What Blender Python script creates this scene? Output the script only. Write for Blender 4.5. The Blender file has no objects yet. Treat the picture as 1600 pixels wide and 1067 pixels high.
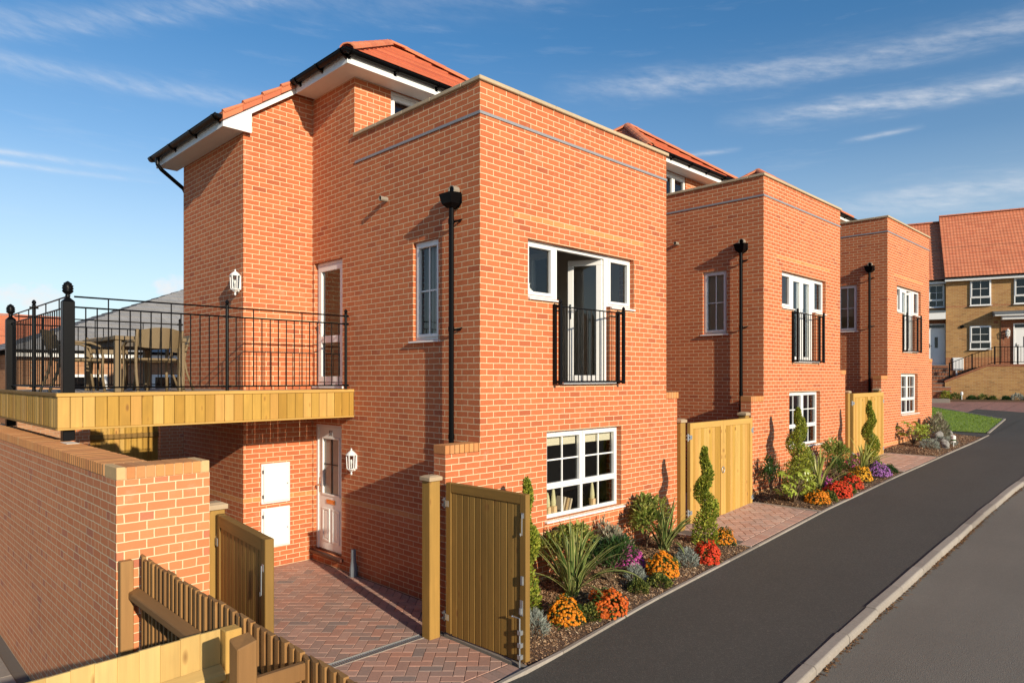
import bpy, bmesh, math, random
from mathutils import Matrix, Vector
from mathutils.noise import noise as pnoise
R = math.radians
random.seed(11)
scene = bpy.context.scene
COL = scene.collection

# ------------------------------------------------------------------ camera, sky, sun, exposure
EYE = 2.97
ALPHA = math.atan(1080 / 1075)
cam_d = bpy.data.cameras.new('camera')
cam_d.sensor_width = 36.0
cam_d.lens = 1075 / 1600 * 36.0
cam_d.shift_y = (590 - 533.5) / 1600
cam_d.clip_end = 2000
cam = bpy.data.objects.new('camera', cam_d)
COL.objects.link(cam)
cam.location = (0, 0, EYE)
cam.rotation_euler = (R(90), 0, ALPHA - math.pi / 2)   # the terrace's X axis runs ALPHA right of the view
scene.camera = cam

SUN_TRAVEL = Vector((0.188, 1.0, -0.35)).normalized()
SUN_EL = math.asin(-SUN_TRAVEL.z)
SUN_ROT = math.atan2(-SUN_TRAVEL.x, -SUN_TRAVEL.y) % (2 * math.pi)
SKY_STRENGTH = 0.12
SUN_STRENGTH = 5.0
EXPOSURE = 0.27

vs = scene.view_settings
vs.view_transform = 'Standard'
vs.look = 'None'
vs.exposure = EXPOSURE
vs.gamma = 1.0
vs.use_curve_mapping = False


class NT:
    """small node helper"""
    def __init__(self, tree):
        self.t = tree
        self.n = tree.nodes
        self.l = tree.links

    def node(self, typ, **kw):
        nd = self.n.new(typ)
        for k, v in kw.items():
            setattr(nd, k, v)
        return nd

    def put(self, sock, v):
        if hasattr(v, 'is_output') or hasattr(v, 'links'):
            self.l.new(v, sock)
        else:
            sock.default_value = v

    def m(self, op, a, b=0.0, c=None, clamp=False):
        nd = self.n.new('ShaderNodeMath')
        nd.operation = op
        nd.use_clamp = clamp
        self.put(nd.inputs[0], a)
        self.put(nd.inputs[1], b)
        if c is not None:
            self.put(nd.inputs[2], c)
        return nd.outputs[0]

    def mix(self, f, a, b, mode='MIX'):
        nd = self.n.new('ShaderNodeMix')
        nd.data_type = 'RGBA'
        nd.blend_type = mode
        self.put(nd.inputs[0], f)
        self.put(nd.inputs[6], a)
        self.put(nd.inputs[7], b)
        return nd.outputs[2]

    def ramp(self, f, stops, interp='LINEAR'):
        nd = self.n.new('ShaderNodeValToRGB')
        nd.color_ramp.interpolation = interp
        el = nd.color_ramp.elements
        while len(el) < len(stops):
            el.new(0.5)
        for e, (p, c) in zip(el, stops):
            e.position = p
            e.color = c if len(c) == 4 else (*c, 1)
        self.put(nd.inputs[0], f)
        return nd.outputs[0]

    def noise(self, vec, scale, detail=3, rough=0.55):
        nd = self.n.new('ShaderNodeTexNoise')
        if vec is not None:
            self.l.new(vec, nd.inputs['Vector'])
        nd.inputs['Scale'].default_value = scale
        nd.inputs['Detail'].default_value = detail
        nd.inputs['Roughness'].default_value = rough
        return nd.outputs['Fac']

    def scaled(self, vec, s):
        nd = self.n.new('ShaderNodeMapping')
        nd.inputs['Scale'].default_value = s
        self.l.new(vec, nd.inputs['Vector'])
        return nd.outputs[0]


def make_world():
    w = bpy.data.worlds.new('World')
    scene.world = w
    w.use_nodes = True
    k = NT(w.node_tree)
    k.n.clear()
    out = k.node('ShaderNodeOutputWorld')
    bg = k.node('ShaderNodeBackground')
    bg.inputs[1].default_value = SKY_STRENGTH
    sky = k.node('ShaderNodeTexSky', sky_type='NISHITA')
    sky.sun_disc = False
    sky.sun_elevation = SUN_EL
    sky.sun_rotation = SUN_ROT
    sky.air_density = 1.0
    sky.dust_density = 0.25
    sky.ozone_density = 2.2
    hs = k.node('ShaderNodeHueSaturation')
    k.l.new(sky.outputs[0], hs.inputs['Color'])
    col = hs.outputs[0]
    # high thin cloud, laid out by bearing (az) and elevation (el) in degrees from the street's middle
    tc = k.node('ShaderNodeTexCoord')
    sp = k.node('ShaderNodeSeparateXYZ')
    k.l.new(tc.outputs['Generated'], sp.inputs[0])
    x, y, z = sp.outputs
    az = k.m('MULTIPLY', k.m('ARCTAN2', k.m('SUBTRACT', x, y), k.m('ADD', x, y)), 57.2958)
    el = k.m('MULTIPLY', k.m('ARCSINE', z), 57.2958)
    k.put(hs.inputs['Saturation'], k.m('ADD', 0.88, k.m('MULTIPLY', k.m('DIVIDE', el, 26.0, clamp=True), 0.40)))
    cv = k.node('ShaderNodeCombineXYZ')
    k.l.new(k.m('MULTIPLY', az, 0.11), cv.inputs[0])
    k.l.new(k.m('ADD', k.m('MULTIPLY', el, 0.85), k.m('MULTIPLY', az, 0.03)), cv.inputs[1])
    n1 = k.noise(cv.outputs[0], 1.0, 6, 0.62)
    cv2 = k.node('ShaderNodeCombineXYZ')
    k.l.new(k.m('MULTIPLY', az, 0.45), cv2.inputs[0])
    k.l.new(k.m('ADD', k.m('MULTIPLY', el, 1.6), k.m('MULTIPLY', az, 0.30)), cv2.inputs[1])
    n2 = k.noise(cv2.outputs[0], 1.0, 5, 0.6)
    base = k.ramp(n1, [(0.56, (0, 0, 0)), (0.90, (0.14, 0.14, 0.14))])
    total = k.m('MULTIPLY', base, k.m('ADD', 0.4, n2))
    #           az0   el0   slope  half width  az from  az to  strength
    streaks = [(28, 22.5, -0.005, 0.85, 2, 48, 0.32),
               (30, 19.3, -0.02, 0.62, 16, 48, 0.48),
               (31, 12.6, 0.02, 0.9, 22, 50, 0.42),
               (-30, 20.4, 0.030, 0.6, -60, -14, 0.24),
               (-33, 23.6, 0.30, 0.8, -60, -12, 0.22),
               (-34, 14.8, 0.010, 0.18, -60, -27, 0.50),
               (-34, 14.1, 0.012, 0.18, -60, -27, 0.45),
               (27, 17.2, 0.05, 0.16, 25, 31, 0.40),
               (16, 17.4, 0.03, 0.16, 12, 18.5, 0.40),
               (-12, 28.0, 0.08, 1.2, -25, 10, 0.10)]
    for a0, e0, sl, hw, a1, a2, st in streaks:
        d = k.m('SUBTRACT', el, k.m('ADD', e0, k.m('MULTIPLY', k.m('SUBTRACT', az, a0), sl)))
        d = k.m('ADD', d, k.m('MULTIPLY', k.m('SUBTRACT', n1, 0.5), 2.6 * hw))
        g = k.m('POWER', 2.718, k.m('MULTIPLY', -1.0, k.m('POWER', k.m('ABSOLUTE', k.m('DIVIDE', d, hw)), 2.0)))
        w1 = k.m('DIVIDE', k.m('SUBTRACT', az, a1), 9.0 if a2 - a1 > 10 else 2.5, clamp=True)
        w2 = k.m('DIVIDE', k.m('SUBTRACT', a2, az), 9.0 if a2 - a1 > 10 else 2.5, clamp=True)
        f = k.m('MULTIPLY', k.m('MULTIPLY', g, w1), w2)
        f = k.m('MULTIPLY', f, k.m('MULTIPLY', k.m('MAXIMUM', 0.0, k.m('SUBTRACT', k.m('MULTIPLY', n2, 2.4), 0.55)), st))
        total = k.m('ADD', total, f)
    # two small heaped clouds low on the left
    cv3 = k.node('ShaderNodeCombineXYZ')
    k.l.new(k.m('MULTIPLY', az, 0.8), cv3.inputs[0])
    k.l.new(k.m('MULTIPLY', el, 1.1), cv3.inputs[1])
    n3 = k.noise(cv3.outputs[0], 1.0, 5, 0.6)
    for a0, e0, ra, re in ((-35.0, 5.3, 3.2, 1.3), (-26.4, 6.7, 1.6, 1.1)):
        dd = k.m('ADD', k.m('POWER', k.m('ABSOLUTE', k.m('DIVIDE', k.m('SUBTRACT', az, a0), ra)), 2.0),
                 k.m('POWER', k.m('ABSOLUTE', k.m('DIVIDE', k.m('SUBTRACT', el, e0), re)), 2.0))
        f = k.m('MULTIPLY', k.m('SUBTRACT', k.m('ADD', 0.75, k.m('MULTIPLY', k.m('SUBTRACT', n3, 0.5), 2.6)), dd), 1.1, clamp=True)
        total = k.m('ADD', total, k.m('MULTIPLY', f, 0.8))
    total = k.m('MINIMUM', total, 0.92)
    total = k.m('MULTIPLY', total, k.m('GREATER_THAN', el, 0.0))
    low = k.m('MULTIPLY', k.m('SUBTRACT', 1.0, k.m('DIVIDE', el, 17.0, clamp=True)), 0.62)
    col = k.mix(low, col, (4.0, 4.85, 5.6, 1))
    col = k.mix(total, col, (6.2, 6.2, 6.3, 1))
    k.l.new(col, bg.inputs[0])
    k.l.new(bg.outputs[0], out.inputs[0])


make_world()
sun_d = bpy.data.lights.new('sun', 'SUN')
sun_d.energy = SUN_STRENGTH
sun_d.angle = R(0.53)
sun_d.color = (1.0, 0.88, 0.70)
sun = bpy.data.objects.new('sun', sun_d)
COL.objects.link(sun)
sun.rotation_euler = SUN_TRAVEL.to_track_quat('-Z', 'Y').to_euler()

# ------------------------------------------------------------------ mesh building helpers


class MB:
    def __init__(self, M=None):
        self.v, self.f, self.mi, self.uv, self.M = [], [], [], [], M or Matrix()

    def add(self, vs_, fs, mi=0, uvs=None):
        b = len(self.v)
        self.v += [self.M @ Vector(p) for p in vs_]
        for i, f in enumerate(fs):
            self.f.append([b + j for j in f])
            self.mi.append(mi)
            self.uv.append(uvs[i] if uvs else None)

    def box(self, x0, y0, z0, x1, y1, z1, mi=0):
        x0, x1 = min(x0, x1), max(x0, x1)
        y0, y1 = min(y0, y1), max(y0, y1)
        z0, z1 = min(z0, z1), max(z0, z1)
        self.add([(x0, y0, z0), (x1, y0, z0), (x1, y1, z0), (x0, y1, z0), (x0, y0, z1), (x1, y0, z1), (x1, y1, z1), (x0, y1, z1)],
                 [(0, 3, 2, 1), (4, 5, 6, 7), (0, 1, 5, 4), (1, 2, 6, 5), (2, 3, 7, 6), (3, 0, 4, 7)], mi)

    def prism(self, poly, d, mi=0):
        """poly: list of 3-d points (a planar loop), extruded by vector d"""
        n = len(poly)
        d = Vector(d)
        vs_ = [Vector(p) for p in poly] + [Vector(p) + d for p in poly]
        nrm = Vector((0, 0, 0))
        for i in range(n):
            a, b = vs_[i], vs_[(i + 1) % n]
            nrm += a.cross(b)
        flip = nrm.dot(d) > 0
        fs = [tuple(range(n)), tuple(range(2 * n - 1, n - 1, -1))]
        fs += [(i, i + n, (i + 1) % n + n, (i + 1) % n) for i in range(n)]
        if flip:
            fs = [tuple(reversed(f)) for f in fs]
        self.add(vs_, fs, mi)

    def tube(self, pts, r, n=8, mi=0, caps=True, radii=None):
        pts = [Vector(p) for p in pts]
        rings = []
        up0 = None
        for i, p in enumerate(pts):
            a = pts[max(i - 1, 0)]
            b = pts[min(i + 1, len(pts) - 1)]
            t = (b - a).normalized()
            if up0 is None:
                up0 = Vector((0, 0, 1)) if abs(t.z) < 0.9 else Vector((1, 0, 0))
            u = t.cross(up0)
            if u.length < 1e-5:
                u = t.cross(Vector((0, 1, 0)))
            u.normalize()
            w = u.cross(t).normalized()
            rr = radii[i] if radii else r
            rings.append([p + (u * math.cos(2 * math.pi * k / n) + w * math.sin(2 * math.pi * k / n)) * rr for k in range(n)])
            up0 = w
        vs_ = [q for rg in rings for q in rg]
        fs = []
        for i in range(len(pts) - 1):
            for k in range(n):
                k2 = (k + 1) % n
                fs.append((i * n + k, i * n + k2, (i + 1) * n + k2, (i + 1) * n + k))
        if caps:
            fs.append(tuple(range(n - 1, -1, -1)))
            fs.append(tuple(range((len(pts) - 1) * n, len(pts) * n)))
        self.add(vs_, fs, mi)

    def lathe(self, c, prof, n=14, mi=0):
        c = Vector(c)
        vs_, fs = [], []
        for r, z in prof:
            for k in range(n):
                a = 2 * math.pi * k / n
                vs_.append(c + Vector((max(r, 1e-4) * math.cos(a), max(r, 1e-4) * math.sin(a), z)))
        for i in range(len(prof) - 1):
            for k in range(n):
                k2 = (k + 1) % n
                fs.append((i * n + k, i * n + k2, (i + 1) * n + k2, (i + 1) * n + k))
        fs.append(tuple(range(n - 1, -1, -1)))
        fs.append(tuple(range((len(prof) - 1) * n, len(prof) * n)))
        self.add(vs_, fs, mi)

    def rod(self, a, b, w, mi=0):
        """square bar between two points"""
        self.tube([a, b], w * 0.7071, 4, mi)

    def build(self, name, mats, parent=None, bevel=0.0, smooth=False, seg=1, ang=0.6):
        me = bpy.data.meshes.new(name)
        me.from_pydata([tuple(p) for p in self.v], [], self.f)
        if not isinstance(mats, (list, tuple)):
            mats = [mats]
        for m_ in mats:
            me.materials.append(m_)
        for p, i in zip(me.polygons, self.mi):
            p.material_index = i
        if any(u is not None for u in self.uv):
            lay = me.uv_layers.new(name='UVMap')
            for p, u in zip(me.polygons, self.uv):
                if u:
                    for li, c in zip(p.loop_indices, u):
                        lay.data[li].uv = c
        if bevel > 0:
            bm = bmesh.new()
            bm.from_mesh(me)
            bmesh.ops.remove_doubles(bm, verts=bm.verts, dist=1e-6) if False else None
            es = [e for e in bm.edges if len(e.link_faces) == 2 and e.calc_face_angle(0) > ang]
            bmesh.ops.bevel(bm, geom=es, offset=bevel, offset_type='OFFSET', segments=seg, profile=0.5, affect='EDGES', clamp_overlap=True)
            bm.to_mesh(me)
            bm.free()
        if smooth:
            for p in me.polygons:
                p.use_smooth = True
        o = bpy.data.objects.new(name, me)
        COL.objects.link(o)
        if parent is not None:
            o.parent = parent
        return o


def tag(o, label, cat, group=None):
    o['label'] = label
    o['category'] = cat
    if group:
        o['group'] = group
    return o


def empty(name, loc=(0, 0, 0), rz=0.0, label=None, cat=None, group=None):
    o = bpy.data.objects.new(name, None)
    o.empty_display_size = 0.2
    COL.objects.link(o)
    o.location = loc
    o.rotation_euler = (0, 0, rz)
    if label:
        tag(o, label, cat, group)
    return o


def struct(o, kind='structure'):
    o['kind'] = kind
    return o


KIDS = {}


def copy_tree(o, parent=None):
    c = o.copy()
    COL.objects.link(c)
    if parent is not None:
        c.parent = parent
    for ch in list(o.children):
        copy_tree(ch, c)
    return c


def frame(o, u, v, w):
    return Matrix(((u[0], v[0], w[0], o[0]), (u[1], v[1], w[1], o[1]), (u[2], v[2], w[2], o[2]), (0, 0, 0, 1)))


def front_frame(x, y, z):      # u = +X, v = +Z, outward = -Y
    return frame((x, y, z), (1, 0, 0), (0, 0, 1), (0, -1, 0))


def side_frame(x, y, z):       # faces -X : u = -Y, v = +Z, outward = -X
    return frame((x, y, z), (0, -1, 0), (0, 0, 1), (-1, 0, 0))


# ------------------------------------------------------------------ materials
MAT = {}


def base_mat(name):
    m = bpy.data.materials.new(name)
    m.use_nodes = True
    k = NT(m.node_tree)
    k.n.clear()
    out = k.node('ShaderNodeOutputMaterial')
    b = k.node('ShaderNodeBsdfPrincipled')
    k.l.new(b.outputs[0], out.inputs[0])
    MAT[name] = m
    return m, k, b, out


def bump(k, b, h, strength, dist):
    bp = k.node('ShaderNodeBump')
    bp.inputs['Strength'].default_value = strength
    bp.inputs['Distance'].default_value = dist
    k.put(bp.inputs['Height'], h)
    k.l.new(bp.outputs[0], b.inputs['Normal'])


def flat_uv(k):
    """u, v and object coordinates that run along whichever wall face is shaded"""
    tc = k.node('ShaderNodeTexCoord')
    sp = k.node('ShaderNodeSeparateXYZ')
    k.l.new(tc.outputs['Object'], sp.inputs[0])
    nn = k.node('ShaderNodeSeparateXYZ')
    k.l.new(tc.outputs['Normal'], nn.inputs[0])
    ax = k.m('GREATER_THAN', k.m('ABSOLUTE', nn.outputs[0]), 0.6)
    az = k.m('GREATER_THAN', k.m('ABSOLUTE', nn.outputs[2]), 0.6)
    x, y, z = sp.outputs
    u = k.m('ADD', x, k.m('MULTIPLY', ax, k.m('SUBTRACT', y, x)))
    v = k.m('ADD', z, k.m('MULTIPLY', az, k.m('SUBTRACT', y, z)))
    cv = k.node('ShaderNodeCombineXYZ')
    k.l.new(u, cv.inputs[0])
    k.l.new(v, cv.inputs[1])
    return tc, sp, nn, u, v, cv.outputs[0]


def brick_mat(name, c1, c2, cm, squash=1.0, bands=None, bw=0.225, c3=None, uoff=0.0):
    m, k, b, out = base_mat(name)
    tc, sp, nn, u, v, uv = flat_uv(k)
    mp = k.node('ShaderNodeMapping')
    mp.inputs['Location'].default_value = (uoff, 0, 0)
    k.l.new(uv, mp.inputs[0])
    uv = mp.outputs[0]
    # hand-laid waver
    nz = k.node('ShaderNodeTexNoise')
    nz.inputs['Scale'].default_value = 9.0
    nz.inputs['Detail'].default_value = 1
    k.l.new(tc.outputs['Object'], nz.inputs['Vector'])
    vm = k.node('ShaderNodeVectorMath', operation='SUBTRACT')
    k.l.new(nz.outputs['Color'], vm.inputs[0])
    vm.inputs[1].default_value = (0.5, 0.5, 0.5)
    vm2 = k.node('ShaderNodeVectorMath', operation='MULTIPLY')
    k.l.new(vm.outputs[0], vm2.inputs[0])
    vm2.inputs[1].default_value = (0.010, 0.008, 0)
    vm3 = k.node('ShaderNodeVectorMath', operation='ADD')
    k.l.new(uv, vm3.inputs[0])
    k.l.new(vm2.outputs[0], vm3.inputs[1])
    bt = k.node('ShaderNodeTexBrick')
    bt.offset = 0.5
    bt.offset_frequency = 2
    bt.squash = squash
    bt.squash_frequency = 2
    k.l.new(vm3.outputs[0], bt.inputs['Vector'])
    bt.inputs['Scale'].default_value = 1.0
    bt.inputs['Brick Width'].default_value = bw
    bt.inputs['Row Height'].default_value = 0.075
    bt.inputs['Mortar Size'].default_value = 0.0055
    bt.inputs['Mortar Smooth'].default_value = 0.25
    bt.inputs['Bias'].default_value = 0.0
    bt.inputs['Color1'].default_value = (0, 0, 0, 1)
    bt.inputs['Color2'].default_value = (1, 1, 1, 1)
    bt.inputs['Mortar'].default_value = (0.5, 0.5, 0.5, 1)
    rnd = bt.outputs['Color']
    stops = [(0.0, c1), (0.55, tuple((a + d) / 2 for a, d in zip(c1, c2))), (1.0, c2)]
    if c3:
        stops = [(0.0, c3), (0.12, c1), (0.6, tuple((a + d) / 2 for a, d in zip(c1, c2))), (1.0, c2)]
    colr = k.ramp(rnd, stops)
    for test, bc in (bands or []):
        colr = k.mix(k.m('MULTIPLY', test(k, sp, nn, u, v), 0.62), colr, k.ramp(rnd, [(0, bc), (1, tuple(0.82 * q for q in bc))]))
    big = k.noise(tc.outputs['Object'], 0.7, 4, 0.6)
    fine = k.noise(tc.outputs['Object'], 55.0, 4, 0.7)
    med = k.noise(tc.outputs['Object'], 7.0, 3, 0.6)
    tone = k.m('ADD', 0.66, k.m('ADD', k.m('MULTIPLY', big, 0.38), k.m('ADD', k.m('MULTIPLY', fine, 0.22), k.m('MULTIPLY', med, 0.12))))
    colr = k.mix(1.0, colr, tone, 'MULTIPLY')
    # pale lime smears left on some faces
    sm = k.m('MULTIPLY', k.ramp(k.noise(tc.outputs['Object'], 4.3, 5, 0.72), [(0.57, (0, 0, 0)), (0.76, (1, 1, 1))]), 0.27)
    colr = k.mix(sm, colr, (0.62, 0.42, 0.30, 1))
    mort = k.mix(k.noise(tc.outputs['Object'], 30.0, 3), tuple(0.82 * q for q in cm) + (1,), tuple(min(1, 1.12 * q) for q in cm) + (1,))
    colr = k.mix(bt.outputs['Fac'], colr, mort)
    k.l.new(colr, b.inputs['Base Color'])
    b.inputs['Roughness'].default_value = 0.88
    b.inputs['Specular IOR Level'].default_value = 0.25
    h = k.m('ADD', k.m('MULTIPLY', k.m('SUBTRACT', 1.0, bt.outputs['Fac']), 1.0), k.m('MULTIPLY', fine, 0.35))
    h = k.m('ADD', h, k.m('MULTIPLY', rnd, 0.25))
    bump(k, b, h, 0.75, 0.006)
    return m


def house_band(k, sp, nn, u, v):
    """buff string courses: one low on the side walls, one near the ground at the front, a short one over the big window"""
    x, y, z = sp.outputs
    def between(s, a, c):
        return k.m('MULTIPLY', k.m('GREATER_THAN', s, a), k.m('LESS_THAN', s, c))
    front = k.m('LESS_THAN', y, 0.02)
    low_side = k.m('MULTIPLY', between(z, 1.05, 1.125), k.m('SUBTRACT', 1.0, front))
    low_front = k.m('MULTIPLY', between(z, 0.225, 0.30), front)
    over = k.m('MULTIPLY', k.m('MULTIPLY', between(z, 5.025, 5.10), between(x, 0.59, 3.49)), front)
    return k.m('MAXIMUM', low_side, k.m('MAXIMUM', low_front, over))


RED1, RED2, RED3 = (0.515, 0.156, 0.061), (0.445, 0.124, 0.049), (0.375, 0.098, 0.043)
MORT = (0.74, 0.56, 0.34)
brick_mat('red_brick', RED1, RED2, MORT, bands=[(house_band, (0.66, 0.31, 0.11))], c3=RED3)
brick_mat('garden_brick', (0.60, 0.225, 0.095), (0.54, 0.185, 0.077), MORT, squash=0.5, c3=(0.42, 0.145, 0.085))


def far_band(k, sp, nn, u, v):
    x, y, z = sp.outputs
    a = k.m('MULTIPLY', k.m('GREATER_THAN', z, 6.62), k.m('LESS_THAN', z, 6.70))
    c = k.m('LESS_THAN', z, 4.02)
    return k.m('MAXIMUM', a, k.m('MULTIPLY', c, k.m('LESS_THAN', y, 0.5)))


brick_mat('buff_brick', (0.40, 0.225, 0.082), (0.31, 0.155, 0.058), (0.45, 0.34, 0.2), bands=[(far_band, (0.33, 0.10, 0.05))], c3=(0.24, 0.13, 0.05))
brick_mat('planter_brick', (0.40, 0.225, 0.082), (0.31, 0.155, 0.058), (0.45, 0.34, 0.2), c3=(0.24, 0.13, 0.05))
brick_mat('brown_brick', (0.28, 0.095, 0.045), (0.21, 0.07, 0.036), (0.40, 0.27, 0.16))
brick_mat('tan_brick', (0.40, 0.20, 0.10), (0.30, 0.14, 0.07), (0.42, 0.32, 0.2))


def island_mat(name, stops, rough=0.85, nscale=30.0, bump_s=0.3, bump_d=0.003, spec=0.3, amp=0.3):
    m, k, b, out = base_mat(name)
    g = k.node('ShaderNodeNewGeometry')
    tc = k.node('ShaderNodeTexCoord')
    c = k.ramp(g.outputs['Random Per Island'], stops)
    nz = k.noise(tc.outputs['Object'], nscale, 4, 0.65)
    nz2 = k.noise(tc.outputs['Object'], 1.3, 3, 0.6)
    tone = k.m('ADD', 1.0 - amp * 0.9, k.m('MULTIPLY', k.m('ADD', nz, k.m('MULTIPLY', nz2, 0.8)), amp))
    k.l.new(k.mix(1.0, c, tone, 'MULTIPLY'), b.inputs['Base Color'])
    b.inputs['Roughness'].default_value = rough
    b.inputs['Specular IOR Level'].default_value = spec
    bump(k, b, nz, bump_s, bump_d)
    return m


island_mat('coping_brick', [(0, (0.52, 0.225, 0.075)), (0.5, (0.56, 0.255, 0.088)), (0.9, (0.48, 0.195, 0.07)), (1, (0.55, 0.31, 0.13))], nscale=40)
island_mat('cast_stone', [(0, (0.50, 0.385, 0.245)), (1, (0.43, 0.335, 0.215))], nscale=22, amp=0.35)
island_mat('buff_stone', [(0, (0.60, 0.40, 0.19)), (1, (0.57, 0.37, 0.17))], nscale=22, amp=0.3)
island_mat('block_paving', [(0, (0.38, 0.215, 0.16)), (0.3, (0.45, 0.27, 0.205)), (0.6, (0.31, 0.21, 0.17)), (0.85, (0.46, 0.235, 0.165)), (1, (0.25, 0.195, 0.17))], nscale=35, amp=0.45)
island_mat('pale_paving', [(0, (0.46, 0.27, 0.20)), (0.35, (0.53, 0.33, 0.25)), (0.65, (0.42, 0.28, 0.225)), (1, (0.52, 0.36, 0.28))], nscale=35, amp=0.4)
island_mat('concrete', [(0, (0.26, 0.225, 0.185)), (0.5, (0.32, 0.28, 0.235)), (1, (0.21, 0.18, 0.15))], nscale=28, amp=0.5, bump_s=0.4)
island_mat('bark_chip', [(0, (0.13, 0.07, 0.035)), (0.4, (0.25, 0.14, 0.07)), (0.7, (0.40, 0.24, 0.13)), (0.9, (0.56, 0.38, 0.22)), (1, (0.66, 0.50, 0.33))], nscale=60)
island_mat('clay_tile', [(0, (0.52, 0.16, 0.075)), (0.5, (0.58, 0.20, 0.095)), (1, (0.48, 0.14, 0.07))], nscale=25, amp=0.25)
island_mat('rock', [(0, (0.30, 0.285, 0.26)), (1, (0.20, 0.19, 0.17))], nscale=14, amp=0.7, bump_s=0.8, bump_d=0.02)
island_mat('dead_leaf', [(0, (0.20, 0.10, 0.04)), (0.6, (0.12, 0.06, 0.03)), (1, (0.32, 0.17, 0.07))])


def tile_mat(name, stops, w=0.30, h=0.28, joint=0.006, rough=0.75):
    """interlocking roof tile: joints along the courses come from geometry, the ones across from here"""
    m, k, b, out = base_mat(name)
    tc = k.node('ShaderNodeTexCoord')
    bt = k.node('ShaderNodeTexBrick')
    bt.offset = 0.5
    k.l.new(tc.outputs['UV'], bt.inputs['Vector'])
    bt.inputs['Scale'].default_value = 1.0
    bt.inputs['Brick Width'].default_value = w
    bt.inputs['Row Height'].default_value = h
    bt.inputs['Mortar Size'].default_value = joint
    bt.inputs['Mortar Smooth'].default_value = 0.3
    bt.inputs['Color1'].default_value = (0, 0, 0, 1)
    bt.inputs['Color2'].default_value = (1, 1, 1, 1)
    bt.inputs['Mortar'].default_value = (0.5, 0.5, 0.5, 1)
    c = k.ramp(bt.outputs['Color'], stops)
    nz = k.noise(tc.outputs['Object'], 9.0, 5, 0.65)
    n2 = k.noise(tc.outputs['Object'], 0.8, 3)
    tone = k.m('ADD', 0.68, k.m('ADD', k.m('MULTIPLY', nz, 0.35), k.m('MULTIPLY', n2, 0.3)))
    c = k.mix(1.0, c, tone, 'MULTIPLY')
    c = k.mix(bt.outputs['Fac'], c, k.mix(0.75, c, (0.04, 0.015, 0.01, 1)))
    k.l.new(c, b.inputs['Base Color'])
    b.inputs['Roughness'].default_value = rough
    sp = k.node('ShaderNodeSeparateXYZ')
    k.l.new(tc.outputs['UV'], sp.inputs[0])
    roll = k.m('SINE', k.m('MULTIPLY', sp.outputs[0], 2 * math.pi / (w / 2)))
    hgt = k.m('ADD', k.m('MULTIPLY', roll, 0.5), k.m('ADD', k.m('MULTIPLY', nz, 0.2), k.m('SUBTRACT', 1.0, bt.outputs['Fac'])))
    bump(k, b, hgt, 0.6, 0.012)
    return m


tile_mat('red_roof_tile', [(0, (0.50, 0.125, 0.055)), (0.5, (0.56, 0.165, 0.075)), (1, (0.42, 0.10, 0.05))])
tile_mat('pink_roof_tile', [(0, (0.57, 0.185, 0.085)), (0.5, (0.61, 0.21, 0.10)), (1, (0.53, 0.16, 0.075))], joint=0.0015)
tile_mat('slate_roof_tile', [(0, (0.24, 0.235, 0.23)), (0.5, (0.27, 0.265, 0.26)), (1, (0.22, 0.215, 0.21))], joint=0.003)


def wood_mat(name, stops, axis=2, rough=0.72, grain=0.5, knots=True):
    m, k, b, out = base_mat(name)
    g = k.node('ShaderNodeNewGeometry')
    tc = k.node('ShaderNodeTexCoord')
    rnd = g.outputs['Random Per Island']
    off = k.node('ShaderNodeVectorMath', operation='ADD')
    cv = k.node('ShaderNodeCombineXYZ')
    for i in range(3):
        k.l.new(k.m('MULTIPLY', rnd, 13.7 + 5 * i), cv.inputs[i])
    k.l.new(tc.outputs['Object'], off.inputs[0])
    k.l.new(cv.outputs[0], off.inputs[1])
    s = [38.0, 38.0, 38.0]
    s[axis] = 1.6
    nz = k.noise(k.scaled(off.outputs[0], s), 1.0, 4, 0.6)
    s2 = [6.0, 6.0, 6.0]
    s2[axis] = 0.9
    n2 = k.noise(k.scaled(off.outputs[0], s2), 1.0, 3, 0.6)
    c = k.ramp(rnd, stops)
    tone = k.m('ADD', 1.0 - grain * 0.75, k.m('ADD', k.m('MULTIPLY', nz, grain * 0.8), k.m('MULTIPLY', n2, grain * 0.7)))
    c = k.mix(1.0, c, tone, 'MULTIPLY')
    if knots:
        vo = k.node('ShaderNodeTexVoronoi')
        s3 = [7.5, 7.5, 7.5]
        s3[axis] = 3.0
        k.l.new(k.scaled(off.outputs[0], s3), vo.inputs['Vector'])
        vo.inputs['Scale'].default_value = 1.0
        kn = k.ramp(vo.outputs['Distance'], [(0.07, (1, 1, 1)), (0.17, (0, 0, 0))])
        halo = k.ramp(vo.outputs['Distance'], [(0.10, (1, 1, 1)), (0.42, (0, 0, 0))])
        c = k.mix(k.m('MULTIPLY', halo, 0.28), c, k.mix(1.0, c, (1.5, 1.42, 1.35, 1), 'MULTIPLY'))
        c = k.mix(k.m('MULTIPLY', kn, 0.75), c, (0.17, 0.075, 0.02, 1))
    k.l.new(c, b.inputs['Base Color'])
    b.inputs['Roughness'].default_value = rough
    b.inputs['Specular IOR Level'].default_value = 0.3
    bump(k, b, nz, 0.35, 0.004)
    return m


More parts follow.
